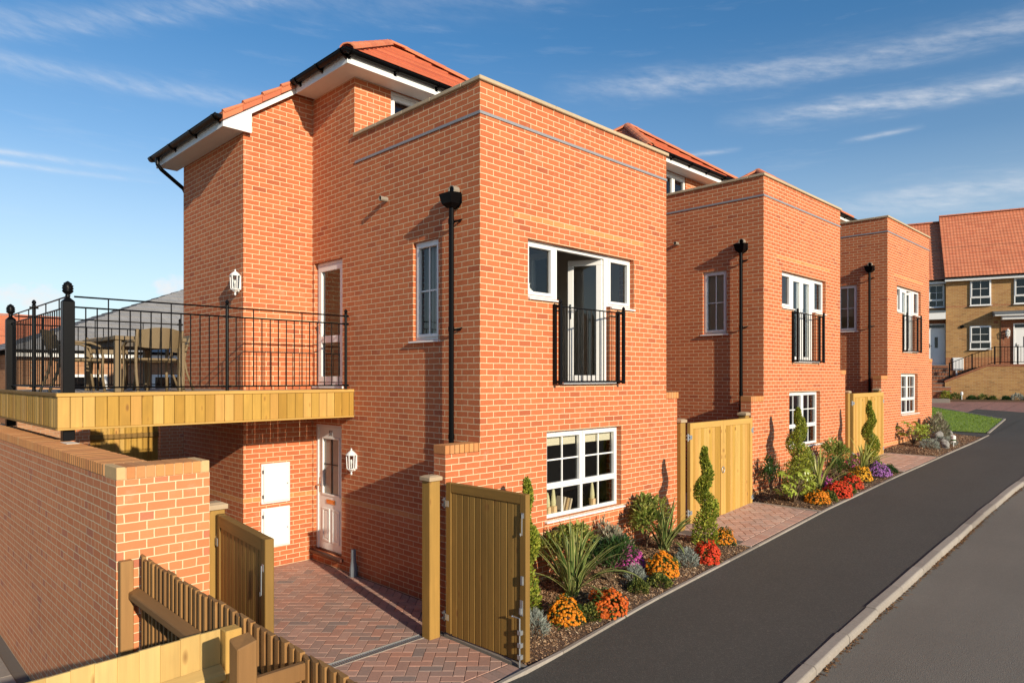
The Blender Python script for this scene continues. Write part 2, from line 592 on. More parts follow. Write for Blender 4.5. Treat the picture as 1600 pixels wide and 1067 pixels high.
YEL = [(0, (0.39, 0.220, 0.038)), (0.25, (0.45, 0.268, 0.055)), (0.5, (0.34, 0.185, 0.028)), (0.75, (0.48, 0.262, 0.066)), (1, (0.49, 0.310, 0.085))]
wood_mat('treated_timber', YEL)
wood_mat('treated_timber_x', YEL, axis=0)
wood_mat('treated_timber_y', YEL, axis=1)
SHADED = [(0, (0.225, 0.128, 0.030)), (0.5, (0.265, 0.150, 0.036)), (1, (0.195, 0.108, 0.025))]  # timber darkened: shade on the open gates is put into the colour
PST = [(0, (0.33, 0.195, 0.045)), (0.5, (0.37, 0.215, 0.05)), (1, (0.30, 0.17, 0.04))]
wood_mat('post_timber', PST)
wood_mat('gate_timber', SHADED)
wood_mat('gate_timber_x', SHADED, axis=0)
wood_mat('gate_timber_y', SHADED, axis=1)
DARKEN = [(0, (0.24, 0.122, 0.040)), (0.5, (0.32, 0.168, 0.056)), (1, (0.19, 0.095, 0.033))]
wood_mat('brown_timber', DARKEN)
wood_mat('brown_timber_y', DARKEN, axis=1)
PALE = [(0, (0.50, 0.34, 0.12)), (0.5, (0.56, 0.39, 0.15)), (1, (0.45, 0.29, 0.095))]
wood_mat('mid_timber', [(0, (0.36, 0.195, 0.07)), (1, (0.32, 0.17, 0.06))])
wood_mat('pale_timber', PALE)
wood_mat('pale_timber_x', PALE, axis=0)
wood_mat('deck_timber', [(0, (0.30, 0.245, 0.19)), (1, (0.24, 0.19, 0.145))], axis=0)
wood_mat('grey_timber', [(0, (0.42, 0.31, 0.19)), (1, (0.36, 0.26, 0.16))], axis=0, knots=False)


def plain(name, c, rough=0.5, metal=0.0, spec=0.5, nscale=0, amp=0.15, bs=0.0, bd=0.002, coat=0.0):
    m, k, b, out = base_mat(name)
    b.inputs['Roughness'].default_value = rough
    b.inputs['Metallic'].default_value = metal
    b.inputs['Specular IOR Level'].default_value = spec
    if coat:
        b.inputs['Coat Weight'].default_value = coat
    if nscale:
        tc = k.node('ShaderNodeTexCoord')
        nz = k.noise(tc.outputs['Object'], nscale, 5, 0.65)
        tone = k.m('ADD', 1 - amp / 2, k.m('MULTIPLY', nz, amp))
        k.l.new(k.mix(1.0, (*c, 1), tone, 'MULTIPLY'), b.inputs['Base Color'])
        if bs:
            bump(k, b, nz, bs, bd)
    else:
        b.inputs['Base Color'].default_value = (*c, 1)
    return m


plain('white_upvc', (0.74, 0.735, 0.71), 0.32, nscale=3, amp=0.06)
plain('white_paint', (0.78, 0.77, 0.74), 0.4, nscale=5, amp=0.08)
plain('soffit_white', (0.74, 0.73, 0.70), 0.5, nscale=5, amp=0.1)
plain('black_plastic', (0.003, 0.003, 0.0035), 0.33, spec=0.10, nscale=14, amp=0.5)
plain('black_iron', (0.004, 0.004, 0.0045), 0.38, spec=0.13, nscale=30, amp=0.6, bs=0.2)
plain('lead', (0.25, 0.26, 0.27), 0.55, nscale=25, amp=0.5, bs=0.3)
plain('galvanised', (0.42, 0.45, 0.48), 0.42, metal=0.7, nscale=30, amp=0.4)
plain('brass', (0.62, 0.36, 0.14), 0.25, metal=1.0)
plain('chrome', (0.7, 0.7, 0.72), 0.15, metal=1.0)
plain('grey_plastic', (0.16, 0.18, 0.20), 0.5, nscale=20)
plain('pipe_grey', (0.24, 0.205, 0.16), 0.6, nscale=20, amp=0.4)
plain('brown_sill', (0.085, 0.032, 0.022), 0.4, nscale=20)
plain('plaster', (0.55, 0.52, 0.46), 0.9, nscale=3)
plain('plaster_reveal', (0.70, 0.68, 0.62), 0.9)
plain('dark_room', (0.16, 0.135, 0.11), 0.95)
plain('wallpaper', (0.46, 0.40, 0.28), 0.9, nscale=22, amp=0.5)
plain('carpet', (0.22, 0.18, 0.14), 0.95, nscale=60, amp=0.4)
plain('flat_roof', (0.16, 0.16, 0.165), 0.8, nscale=4, amp=0.4)
plain('screen_black', (0.008, 0.008, 0.01), 0.12)
plain('blind_cloth', (0.70, 0.64, 0.50), 0.85)
plain('curtain', (0.50, 0.46, 0.40), 0.9, nscale=12)
plain('candle_wax', (0.66, 0.60, 0.36), 0.5, nscale=20)
plain('light_wood', (0.50, 0.34, 0.17), 0.6, nscale=15, amp=0.3)
plain('card_paper', (0.60, 0.50, 0.38), 0.8, nscale=8, amp=0.3)
plain('ceramic_white', (0.8, 0.8, 0.78), 0.2)
plain('digit_grey', (0.20, 0.20, 0.22), 0.3, metal=0.6)
plain('sand_joint', (0.12, 0.10, 0.08), 0.95, nscale=60, amp=0.5)
plain('bed_soil', (0.10, 0.058, 0.034), 0.95, nscale=45, amp=0.7, bs=0.7, bd=0.02)
plain('earth', (0.16, 0.12, 0.08), 0.95, nscale=5, amp=0.5)
plain('trunk_bark', (0.13, 0.085, 0.05), 0.9, nscale=40, amp=0.6, bs=0.5)
plain('frosted_pane', (0.24, 0.235, 0.215), 0.22, nscale=60, amp=0.2, bs=0.2)
plain('red_door', (0.4, 0.1, 0.06), 0.5)
plain('porch_lead', (0.115, 0.135, 0.15), 0.55, nscale=8, amp=0.3)
plain('rattan_dark', (0.09, 0.072, 0.055), 0.7)


def rattan():
    m, k, b, out = base_mat('rattan')
    tc, sp, nn, u, v, uv = flat_uv(k)
    w = k.node('ShaderNodeTexWave')
    w.inputs['Scale'].default_value = 30
    w.inputs['Distortion'].default_value = 0.6
    k.l.new(uv, w.inputs[0])
    w2 = k.node('ShaderNodeTexWave')
    w2.bands_direction = 'Y'
    w2.inputs['Scale'].default_value = 45
    k.l.new(uv, w2.inputs[0])
    f = k.m('MULTIPLY', w.outputs['Fac'], w2.outputs['Fac'])
    c = k.ramp(f, [(0, (0.11, 0.075, 0.038)), (0.5, (0.27, 0.19, 0.095)), (1, (0.36, 0.27, 0.14))])
    k.l.new(c, b.inputs['Base Color'])
    b.inputs['Roughness'].default_value = 0.6
    bump(k, b, f, 0.5, 0.004)


rattan()


def glass_mat(name, tint, refl):
    m, k, b, out = base_mat(name)
    k.n.remove(b)
    tr = k.node('ShaderNodeBsdfTransparent')
    tr.inputs[0].default_value = (*tint, 1)
    gl = k.node('ShaderNodeBsdfGlossy')
    gl.inputs['Roughness'].default_value = 0.015
    gl.inputs['Color'].default_value = (0.95, 0.97, 1, 1)
    fr = k.node('ShaderNodeFresnel')
    fr.inputs['IOR'].default_value = 1.5
    tc = k.node('ShaderNodeTexCoord')
    nz = k.noise(tc.outputs['Object'], 1.1, 2)
    bp = k.node('ShaderNodeBump')
    bp.inputs['Strength'].default_value = 0.05
    bp.inputs['Distance'].default_value = 0.02
    k.l.new(nz, bp.inputs['Height'])
    k.l.new(bp.outputs[0], gl.inputs['Normal'])
    mx = k.node('ShaderNodeMixShader')
    k.l.new(k.m('MULTIPLY', fr.outputs[0], refl, clamp=True), mx.inputs[0])
    k.l.new(tr.outputs[0], mx.inputs[1])
    k.l.new(gl.outputs[0], mx.inputs[2])
    k.l.new(mx.outputs[0], out.inputs[0])
    return m


glass_mat('window_glass', (0.80, 0.82, 0.80), 1.1)
glass_mat('obscured_glass', (0.42, 0.43, 0.40), 2.0)
glass_mat('far_glass', (0.80, 0.82, 0.80), 0.45)
glass_mat('clear_glass', (0.92, 0.93, 0.92), 1.3)


def asphalt(name, c, speck):
    m, k, b, out = base_mat(name)
    tc = k.node('ShaderNodeTexCoord')
    n1 = k.noise(tc.outputs['Object'], 160.0, 3, 0.7)
    n2 = k.noise(tc.outputs['Object'], 0.55, 4, 0.6)
    n3 = k.noise(k.scaled(tc.outputs['Object'], (0.35, 1.6, 1)), 1.0, 4, 0.6)
    vo = k.node('ShaderNodeTexVoronoi')
    vo.inputs['Scale'].default_value = 85
    k.l.new(tc.outputs['Object'], vo.inputs['Vector'])
    st = k.ramp(vo.outputs['Color'], [(0.55, (0, 0, 0)), (1.0, (1, 1, 1))])
    cc = k.mix(k.m('MULTIPLY', st, speck), (*c, 1), (0.26, 0.23, 0.19, 1))
    tone = k.m('ADD', 0.45, k.m('ADD', k.m('MULTIPLY', n1, 0.5), k.m('ADD', k.m('MULTIPLY', n2, 0.35), k.m('MULTIPLY', n3, 0.25))))
    k.l.new(k.mix(1.0, cc, tone, 'MULTIPLY'), b.inputs['Base Color'])
    b.inputs['Roughness'].default_value = 0.82
    b.inputs['Specular IOR Level'].default_value = 0.35
    bump(k, b, k.m('ADD', n1, k.m('MULTIPLY', vo.outputs['Distance'], 0.8)), 0.6, 0.006)


asphalt('new_asphalt', (0.060, 0.0565, 0.049), 0.2)
asphalt('worn_asphalt', (0.155, 0.138, 0.113), 0.3)


def leaf_mat(name, stops, rough=0.5, trans=0.25, edge=None, nscale=6.0):
    m, k, b, out = base_mat(name)
    g = k.node('ShaderNodeNewGeometry')
    tc = k.node('ShaderNodeTexCoord')
    c = k.ramp(g.outputs['Random Per Island'], stops)
    nz = k.noise(tc.outputs['Object'], nscale, 3)
    c = k.mix(1.0, c, k.m('ADD', 0.55, k.m('MULTIPLY', nz, 0.9)), 'MULTIPLY')
    if edge:
        sp = k.node('ShaderNodeSeparateXYZ')
        k.l.new(tc.outputs['UV'], sp.inputs[0])
        f = k.m('GREATER_THAN', k.m('ABSOLUTE', k.m('SUBTRACT', sp.outputs[0], 0.5)), edge[1])
        c = k.mix(f, c, (*edge[0], 1))
    k.l.new(c, b.inputs['Base Color'])
    b.inputs['Roughness'].default_value = rough
    b.inputs['Specular IOR Level'].default_value = 0.35
    tl = k.node('ShaderNodeBsdfTranslucent')
    k.l.new(c, tl.inputs[0])
    mx = k.node('ShaderNodeMixShader')
    mx.inputs[0].default_value = trans
    k.l.new(b.outputs[0], mx.inputs[1])
    k.l.new(tl.outputs[0], mx.inputs[2])
    k.l.new(mx.outputs[0], out.inputs[0])
    return m


leaf_mat('conifer_green', [(0, (0.08, 0.13, 0.02)), (0.4, (0.22, 0.27, 0.03)), (0.75, (0.38, 0.40, 0.05)), (1, (0.48, 0.47, 0.08))])
leaf_mat('laurel_green', [(0, (0.035, 0.075, 0.018)), (0.6, (0.075, 0.125, 0.025)), (1, (0.19, 0.21, 0.05))], rough=0.3)
leaf_mat('spotted_green', [(0, (0.10, 0.16, 0.028)), (0.5, (0.22, 0.26, 0.05)), (1, (0.42, 0.40, 0.11))], rough=0.35)
leaf_mat('dark_green', [(0, (0.02, 0.055, 0.015)), (1, (0.06, 0.12, 0.03))], rough=0.35)
leaf_mat('box_green', [(0, (0.045, 0.075, 0.02)), (0.6, (0.11, 0.14, 0.03)), (1, (0.30, 0.28, 0.06))])
leaf_mat('mum_green', [(0, (0.035, 0.085, 0.02)), (1, (0.10, 0.17, 0.035))])
leaf_mat('silver_leaf', [(0, (0.20, 0.23, 0.19)), (1, (0.36, 0.39, 0.34))], rough=0.8)
leaf_mat('sage_leaf', [(0, (0.16, 0.16, 0.10)), (0.6, (0.27, 0.25, 0.17)), (1, (0.40, 0.36, 0.26))], rough=0.8)
leaf_mat('fatsia_leaf', [(0, (0.22, 0.30, 0.03)), (1, (0.40, 0.45, 0.07))], rough=0.3)
leaf_mat('blade_leaf', [(0, (0.065, 0.12, 0.028)), (1, (0.15, 0.21, 0.05))], rough=0.4, edge=((0.50, 0.48, 0.18), 0.35))
leaf_mat('gold_blade', [(0, (0.30, 0.32, 0.08)), (1, (0.48, 0.45, 0.14))], rough=0.4, edge=((0.17, 0.24, 0.05), 0.34))
leaf_mat('lawn_grass', [(0, (0.12, 0.20, 0.014)), (0.6, (0.20, 0.29, 0.02)), (1, (0.28, 0.36, 0.03))], trans=0.35)
plain('lawn_base', (0.16, 0.24, 0.018), 0.9, nscale=25, amp=0.6)
for nm, a, c in (('petal_orange', (0.70, 0.20, 0.005), (0.80, 0.30, 0.01)), ('petal_rust', (0.62, 0.09, 0.01), (0.70, 0.17, 0.015)),
                 ('petal_red', (0.62, 0.030, 0.01), (0.72, 0.07, 0.015)), ('petal_pink', (0.50, 0.045, 0.28), (0.62, 0.10, 0.40)),
                 ('petal_yellow', (0.80, 0.36, 0.01), (0.86, 0.46, 0.03)), ('petal_purple', (0.30, 0.10, 0.36), (0.45, 0.20, 0.50))):
    leaf_mat(nm, [(0, a), (1, c)], rough=0.6, trans=0.3)

# ------------------------------------------------------------------ the lie of the land
PROFILE = [(-300, -3.0), (-40, -2.2), (-5, -0.55), (1.2, -0.43), (2.4, 0.0), (5.06, 0.0), (7.1, 0.20), (9.6, 0.36), (13.0, 0.59), (17.1, 0.78), (24.5, 1.06), (36.0, 1.62), (42.0, 1.93), (60, 2.6), (400, 4.0)]


def G(x):
    for (a, b), (c, d) in zip(PROFILE, PROFILE[1:]):
        if x <= c:
            t = (x - a) / (c - a)
            return b + (d - b) * t
    return PROFILE[-1][1]


def strip(name, xs, ylo, yhi, ny, zf, mat, kind='structure'):
    """sheet between two edges, z from zf(x, y)"""
    mb = MB()
    vs_, fs = [], []
    for x in xs:
        a = ylo(x) if callable(ylo) else ylo
        c = yhi(x) if callable(yhi) else yhi
        for j in range(ny + 1):
            y = a + (c - a) * j / ny
            vs_.append((x, y, zf(x, y)))
    for i in range(len(xs) - 1):
        for j in range(ny):
            q = i * (ny + 1) + j
            fs.append((q, q + ny + 1, q + ny + 2, q + 1))
    mb.add(vs_, fs)
    o = mb.build(name, mat, smooth=True)
    struct(o, kind)
    return o


def frange(a, b, s):
    n = max(1, int(math.ceil((b - a) / s)))
    return [a + (b - a) * i / n for i in range(n + 1)]


KERB_Y0, KERB_Y1, PATH_Y = 2.66, 2.79, 4.85


def wob(x):
    return 0.007 * math.sin(x * 0.9) + 0.004 * math.sin(x * 2.3 + 1)


xs_far = [-300, -150, -80, -40, -20, -10, -5, -2, 0, 1.2] + frange(1.8, 44, 0.6) + [50, 60, 80, 120, 200, 400]
strip('ground', xs_far, -300, 400, 8, lambda x, y: G(x) - 0.16 - (0.35 if x < 1.7 and y > -2 else 0) - max(0, y - 14) * (0.03 if y < 60 else 0.03 * 46 / (y - 14)), MAT['earth'])
xs_s = [-40, -20, -10, -5, -2, 0, 1.2] + frange(1.8, 44, 0.4) + [50, 60, 80]
strip('path', xs_s, lambda x: KERB_Y1 + wob(x), lambda x: PATH_Y - 0.05, 4, lambda x, y: G(x) - 0.010 - 0.012 * (PATH_Y - y) + 0.012 * pnoise(Vector((x * 0.4, y * 0.8, 1.0))) * 0.6, MAT['new_asphalt'])
strip('road', xs_s, -4.5, lambda x: KERB_Y0 + wob(x) + 0.01, 6, lambda x, y: G(x) - 0.105 - 0.012 * (KERB_Y0 - y if y > 0 else KERB_Y0) + 0.02 * pnoise(Vector((x * 0.3, y * 0.3, 4.0))) * 0.5, MAT['worn_asphalt'])


def kerb():
    mb = MB()
    x = -6.0
    while x < 46:
        x1 = x + 0.905
        j = random.uniform(-0.004, 0.004)
        p = []
        for xx in (x, x1):
            z = G(xx) - 0.02 + j
            y0, y1 = KERB_Y0 + wob(xx) + j, KERB_Y1 + wob(xx) + j
            p += [(xx, y0, z - 0.22), (xx, y0, z - 0.025), (xx, y0 + 0.022, z), (xx, y1, z), (xx, y1, z - 0.22)]
        mb.add(p, [(0, 1, 2, 3, 4)[::-1], (5, 6, 7, 8, 9)] + [(i, i + 5, (i + 1) % 5 + 5, (i + 1) % 5)[::-1] for i in range(5)])
        x = x1 + 0.012
    struct(mb.build('kerb', MAT['concrete'], bevel=0.006))


kerb()


def litter():
    mb = MB()
    rng = random.Random(5)
    for i in range(5200):
        x = rng.uniform(4.5, 20)
        dens = 0.5 + 0.5 * pnoise(Vector((x * 1.1, 3.3, 0)))
        if rng.random() > dens:
            continue
        y = KERB_Y0 + wob(x) - abs(rng.gauss(0, 0.028)) - 0.004
        z = G(x) - 0.118 - 0.012 * (KERB_Y0 - y) + rng.uniform(0.006, 0.02)
        a, s = rng.uniform(0, 6.28), rng.uniform(0.010, 0.028)
        ca, sa = math.cos(a) * s, math.sin(a) * s
        t = rng.uniform(-0.4, 0.6) * s
        mb.add([(x - ca, y - sa, z), (x + sa * 0.5, y - ca * 0.5, z + t), (x + ca, y + sa, z), (x - sa * 0.5, y + ca * 0.5, z + t)], [(0, 1, 2, 3)])
    struct(mb.build('leaf_litter', MAT['dead_leaf']), 'stuff')


litter()


def clip_poly(poly, region):
    out = poly
    n = len(region)
    for i in range(n):
        ax, ay = region[i]
        bx, by = region[(i + 1) % n]
        inp, out = out, []
        if not inp:
            return []
        for j in range(len(inp)):
            p, q = inp[j], inp[(j + 1) % len(inp)]
            sp_ = (bx - ax) * (p[1] - ay) - (by - ay) * (p[0] - ax)
            sq = (bx - ax) * (q[1] - ay) - (by - ay) * (q[0] - ax)
            if sp_ >= 0:
                out.append(p)
            if (sp_ >= 0) != (sq >= 0):
                t = sp_ / (sp_ - sq)
                out.append((p[0] + (q[0] - p[0]) * t, p[1] + (q[1] - p[1]) * t))
    return out


def block(mb, poly, zf):
    ar = 0
    for i in range(len(poly)):
        a, b = poly[i], poly[(i + 1) % len(poly)]
        ar += a[0] * b[1] - b[0] * a[1]
    if abs(ar) < 0.002:
        return
    cx = sum(p[0] for p in poly) / len(poly)
    cy = sum(p[1] for p in poly) / len(poly)
    n = len(poly)
    tilt = random.uniform(-0.0015, 0.0015)
    o, i_ = [], []
    for p in poly:
        d = math.hypot(p[0] - cx, p[1] - cy)
        s0, s1 = 1 - 0.0035 / max(d, 0.01), 1 - 0.010 / max(d, 0.012)
        q0 = (cx + (p[0] - cx) * s0, cy + (p[1] - cy) * s0)
        q1 = (cx + (p[0] - cx) * s1, cy + (p[1] - cy) * s1)
        o.append((q0[0], q0[1], zf(*q0) - 0.008 + tilt))
        i_.append((q1[0], q1[1], zf(*q1) + tilt))
    fs = [tuple(range(n, 2 * n))] + [(j, (j + 1) % n, (j + 1) % n + n, j + n) for j in range(n)]
    if ar < 0:
        fs = [tuple(reversed(f)) for f in fs]
    mb.add(o + i_, fs)


def herringbone(mb, region, zf, W=0.12, ang=45.0):
    ca, sa = math.cos(R(ang)), math.sin(R(ang))
    cx = sum(p[0] for p in region) / len(region)
    cy = sum(p[1] for p in region) / len(region)
    rad = max(math.hypot(p[0] - cx, p[1] - cy) for p in region)
    N = int(rad / W) + 4
    for i in range(-N, N):
        for j in range(-N, N):
            c = (i - j) % 4
            if c == 0:
                r = (i, j, i + 2, j + 1)
            elif c == 3:
                r = (i, j, i + 1, j + 2)
            else:
                continue
            q = [(r[0] * W, r[1] * W), (r[2] * W, r[1] * W), (r[2] * W, r[3] * W), (r[0] * W, r[3] * W)]
            q = [(cx + a * ca - b * sa, cy + a * sa + b * ca) for a, b in q]
            q = clip_poly(q, region)
            if len(q) >= 3:
                block(mb, q, zf)


def edge_course(mb, a, b, zf, w=0.2, step=0.1):
    """soldier row of blocks from a to b, lying to the left of that line"""
    dx, dy = b[0] - a[0], b[1] - a[1]
    L = math.hypot(dx, dy)
    dx, dy = dx / L, dy / L
    nx, ny = -dy, dx
    n = int(round(L / step))
    for i in range(n):
        s0, s1 = L * i / n, L * (i + 1) / n
        q = [(a[0] + dx * s0, a[1] + dy * s0), (a[0] + dx * s1, a[1] + dy * s1), (a[0] + dx * s1 + nx * w, a[1] + dy * s1 + ny * w), (a[0] + dx * s0 + nx * w, a[1] + dy * s0 + ny * w)]
        block(mb, q, zf)


def drive(region, zf, mat, borders, W=0.12):
    mb = MB()
    for a, b in borders:
        edge_course(mb, a, b, zf)
    herringbone(mb, region, zf, W)
    o = mb.build('drive_paving', MAT[mat])
    struct(o)
    # jointing sand under it
    s = MB()
    xs = [p[0] for p in region]
    ys = [p[1] for p in region]
    x0, x1, y0, y1 = min(xs) - 0.25, max(xs) + 0.02, min(ys) - 0.21, max(ys) + 0.02
    nx_ = 8
    s.add([(x0 + (x1 - x0) * i / nx_, y, zf(x0 + (x1 - x0) * i / nx_, y) - 0.0075) for i in range(nx_ + 1) for y in (y0, y1)],
          [(2 * i, 2 * i + 2, 2 * i + 3, 2 * i + 1) for i in range(nx_)])
    struct(s.build('jointing_sand', MAT['sand_joint']))


Z0 = lambda x, y: 0.0
drive([(2.05, 6.42), (5.62, 6.42), (5.62, 10.32), (2.05, 10.32)], Z0, 'block_paving', [])
zg = lambda x, y: G(x) * 1.0 - 0.003
drive([(1.95, 5.1), (5.02, 5.1), (5.02, 6.30), (1.95, 6.30)], Z0, 'block_paving', [((1.95, 4.89), (5.02, 4.89))])


def drive2(x0, x1):
    za, zb = G(x0), G(x1)
    f = lambda x, y: G(x) + (y - 4.9) * 0.012
    drive([(x0 + 0.22, 5.1), (x1, 5.1), (x1, 8.6), (x0 + 0.22, 8.6)], f, 'pale_paving', [((x0, 4.89), (x1, 4.89))], 0.135)


drive2(10.0, 12.62)
drive2(17.6, 20.45)


def bed(x0, x1, ye=4.9):
    f = lambda x, y: G(x) + 0.085 * max(0, min(1, (y - ye) / 0.6, (x - x0) / 0.35, (x1 - x) / 0.35)) + 0.02 * pnoise(Vector((x * 1.5, y * 1.5, 0)))
    o = strip('flower_bed', frange(x0, x1, 0.15), ye - 0.048, 6.30, 8, f, MAT['bed_soil'])
    mb = MB()
    rng = random.Random(int(x0 * 10))
    n = int((x1 - x0) * 1.33 * (3600 if x0 < 8 else 2000))
    for i in range(n):
        x, y = rng.uniform(x0, x1), rng.uniform(ye - 0.035, 6.22)
        z = f(x, y) + rng.uniform(-0.002, 0.012)
        a, s, w = rng.uniform(0, 6.28), rng.uniform(0.007, 0.020), rng.uniform(0.004, 0.009)
        ca, sa = math.cos(a), math.sin(a)
        t1, t2 = rng.uniform(-0.5, 0.5) * s, rng.uniform(-0.5, 0.5) * w
        mb.add([(x - ca * s + sa * w, y - sa * s - ca * w, z - t1 - t2), (x + ca * s + sa * w, y + sa * s - ca * w, z + t1 - t2),
                (x + ca * s - sa * w, y + sa * s + ca * w, z + t1 + t2), (x - ca * s - sa * w, y - sa * s + ca * w, z - t1 + t2)], [(0, 1, 2, 3)])
    struct(mb.build('bark_mulch', MAT['bark_chip']), 'stuff')
    return f


BED = {}
for a_, b_ in ((5.13, 9.95), (12.66, 17.55), (20.5, 25.6)):
    BED[(a_, b_)] = bed(a_, b_)


def bed_z(x, y):
    for (a, b), f in BED.items():
        if a - 0.1 <= x <= b + 0.1:
            return f(x, y)
    return G(x)


def edging():
    mb = MB()
    x = 1.9
    while x < 26.2:
        x1 = min(x + 0.91, 26.2)
        for p in (0,):
            za, zb = G(x) + 0.012, G(x1) + 0.012
            mb.add([(x, PATH_Y - 0.05, za - 0.2), (x1, PATH_Y - 0.05, zb - 0.2), (x1, PATH_Y, zb - 0.2), (x, PATH_Y, za - 0.2),
                    (x, PATH_Y - 0.05, za), (x1, PATH_Y - 0.05, zb), (x1, PATH_Y, zb), (x, PATH_Y, za)],
                   [(0, 3, 2, 1), (4, 5, 6, 7), (0, 1, 5, 4), (1, 2, 6, 5), (2, 3, 7, 6), (3, 0, 4, 7)])
        x = x1 + 0.004
    for xe in (5.055, 9.96, 12.63, 17.56, 20.46):
        mb.box(xe, PATH_Y + 0.004, G(xe) - 0.2, xe + 0.05, 6.2, G(xe) + 0.016)
    struct(mb.build('edging', MAT['concrete'], bevel=0.005))


edging()

# far ground: lawn, turning head of red blocks, little path to the left
LAWN = [(26.7, 4.95), (31.4, 5.3), (36.6, 9.3), (40, 13), (27.2, 13)]


def far_ground():
    mb = MB()
    mb.add([(x, y, G(x) + 0.012) for x, y in LAWN], [tuple(range(5))])
    struct(mb.build('lawn', MAT['lawn_base']))
    g = MB()
    rng = random.Random(3)
    n = 0
    while n < 9000:
        x, y = rng.uniform(26.7, 40), rng.uniform(4.9, 13)
        ok = all((LAWN[(i + 1) % 5][0] - LAWN[i][0]) * (y - LAWN[i][1]) - (LAWN[(i + 1) % 5][1] - LAWN[i][1]) * (x - LAWN[i][0]) > 0 for i in range(5))
        if not ok:
            continue
        n += 1
        a, h, w = rng.uniform(0, 6.28), rng.uniform(0.03, 0.06), 0.02
        ca, sa = math.cos(a) * w, math.sin(a) * w
        z = G(x)
        g.add([(x - ca, y - sa, z), (x + ca, y + sa, z), (x + rng.uniform(-.03, .03), y + rng.uniform(-.03, .03), z + h)], [(0, 1, 2)])
    struct(g.build('grass', MAT['lawn_grass']), 'stuff')
    e = MB()
    for a, b in ((0, 1), (1, 2)):
        (xa, ya), (xb, yb) = LAWN[a], LAWN[b]
        d = Vector((xb - xa, yb - ya, 0)).normalized()
        nrm = Vector((d.y, -d.x, 0)) * 0.06
        za, zb = G(xa) + 0.03, G(xb) + 0.03
        e.prism([(xa, ya, za), (xb, yb, zb), (xb + nrm.x, yb + nrm.y, zb), (xa + nrm.x, ya + nrm.y, za)], (0, 0, -0.15))
    struct(e.build('edging', MAT['concrete']))
    # path swinging left between bed and lawn, and the tarmac beyond
    p = MB()
    p.add([(25.7, 4.8, G(25.7) + 0.0), (26.64, 4.8, G(26.64) + 0.0), (27.1, 13, G(27.1) + 0.0), (25.7, 13, G(25.7) + 0.0)], [(0, 1, 2, 3)])
    struct(p.build('path', MAT['new_asphalt']))
    pv = MB()
    for y0 in frange(-12, 30, 1.0)[:-1]:
        for x0 in frange(33, 46, 1.0)[:-1]:
            xo = 0.9 * max(0, (8 - y0)) * 0.12
            pv.add([(x0 + xo, y0, G(x0) + 0.006), (x0 + 1 + xo, y0, G(x0 + 1) + 0.006), (x0 + 1 + xo, y0 + 1, G(x0 + 1) + 0.006), (x0 + xo, y0 + 1, G(x0) + 0.006)], [(0, 1, 2, 3)])
    o = pv.build('brick_paving', MAT['far_paving'])
    struct(o)
    t = MB()
    t.add([(25.7, -8, G(25.7) - 0.02), (34.5, -8, G(34.5) - 0.004), (34.5, 4.8, G(34.5) - 0.004), (25.7, 4.8, G(25.7) - 0.02)], [(0, 1, 2, 3)])
    t.add([(26.64, 4.8, G(26.64) - 0.004), (31.5, 4.8, G(31.5) - 0.004), (31.45, 5.29, G(31.45) - 0.004), (26.7, 4.94, G(26.7) - 0.004)], [(0, 1, 2, 3)])
    t.add([(31.5, 4.8, G(31.5) - 0.004), (34.5, 4.8, G(34.5) - 0.004), (36.7, 9.2, G(36.7) - 0.004), (31.45, 5.25, G(31.45) - 0.004)], [(0, 1, 2, 3)])
    struct(t.build('road', MAT['new_asphalt']))


def far_paving_mat():
    m, k, b, out = base_mat('far_paving')
    tc = k.node('ShaderNodeTexCoord')
    bt = k.node('ShaderNodeTexBrick')
    k.l.new(tc.outputs['Object'], bt.inputs['Vector'])
    bt.inputs['Scale'].default_value = 1
    bt.inputs['Brick Width'].default_value = 0.21
    bt.inputs['Row Height'].default_value = 0.105
    bt.inputs['Mortar Size'].default_value = 0.004
    bt.inputs['Color1'].default_value = (0.34, 0.155, 0.12, 1)
    bt.inputs['Color2'].default_value = (0.24, 0.12, 0.10, 1)
    bt.inputs['Mortar'].default_value = (0.15, 0.10, 0.08, 1)
    n2 = k.noise(tc.outputs['Object'], 0.5, 4)
    k.l.new(k.mix(1.0, bt.outputs['Color'], k.m('ADD', 0.7, k.m('MULTIPLY', n2, 0.6)), 'MULTIPLY'), b.inputs['Base Color'])
    b.inputs['Roughness'].default_value = 0.85


far_paving_mat()
far_ground()


def left_path():
    """red brick path and pin kerb below the garden wall on the far left"""
    mb = MB()
    f = lambda x, y: -0.45
    herringbone(mb, [(0.2, 7.0), (1.33, 7.0), (1.33, 12.5), (0.2, 12.5)], f, ang=0)
    struct(mb.build('brick_paving', MAT['block_paving']))
    e = MB()
    y = 6.0
    while y < 13:
        e.box(1.37, y, -0.7, 1.50, y + 0.9, -0.43)
        y += 0.906
    struct(e.build('edging', MAT['concrete'], bevel=0.006))
    s = MB()
    s.add([(-4, 5, -0.459), (1.64, 5, -0.459), (1.64, 16, -0.459), (-4, 16, -0.459)], [(0, 1, 2, 3)])
    struct(s.build('jointing_sand', MAT['sand_joint']))


left_path()

# ------------------------------------------------------------------ windows, walls and roofs


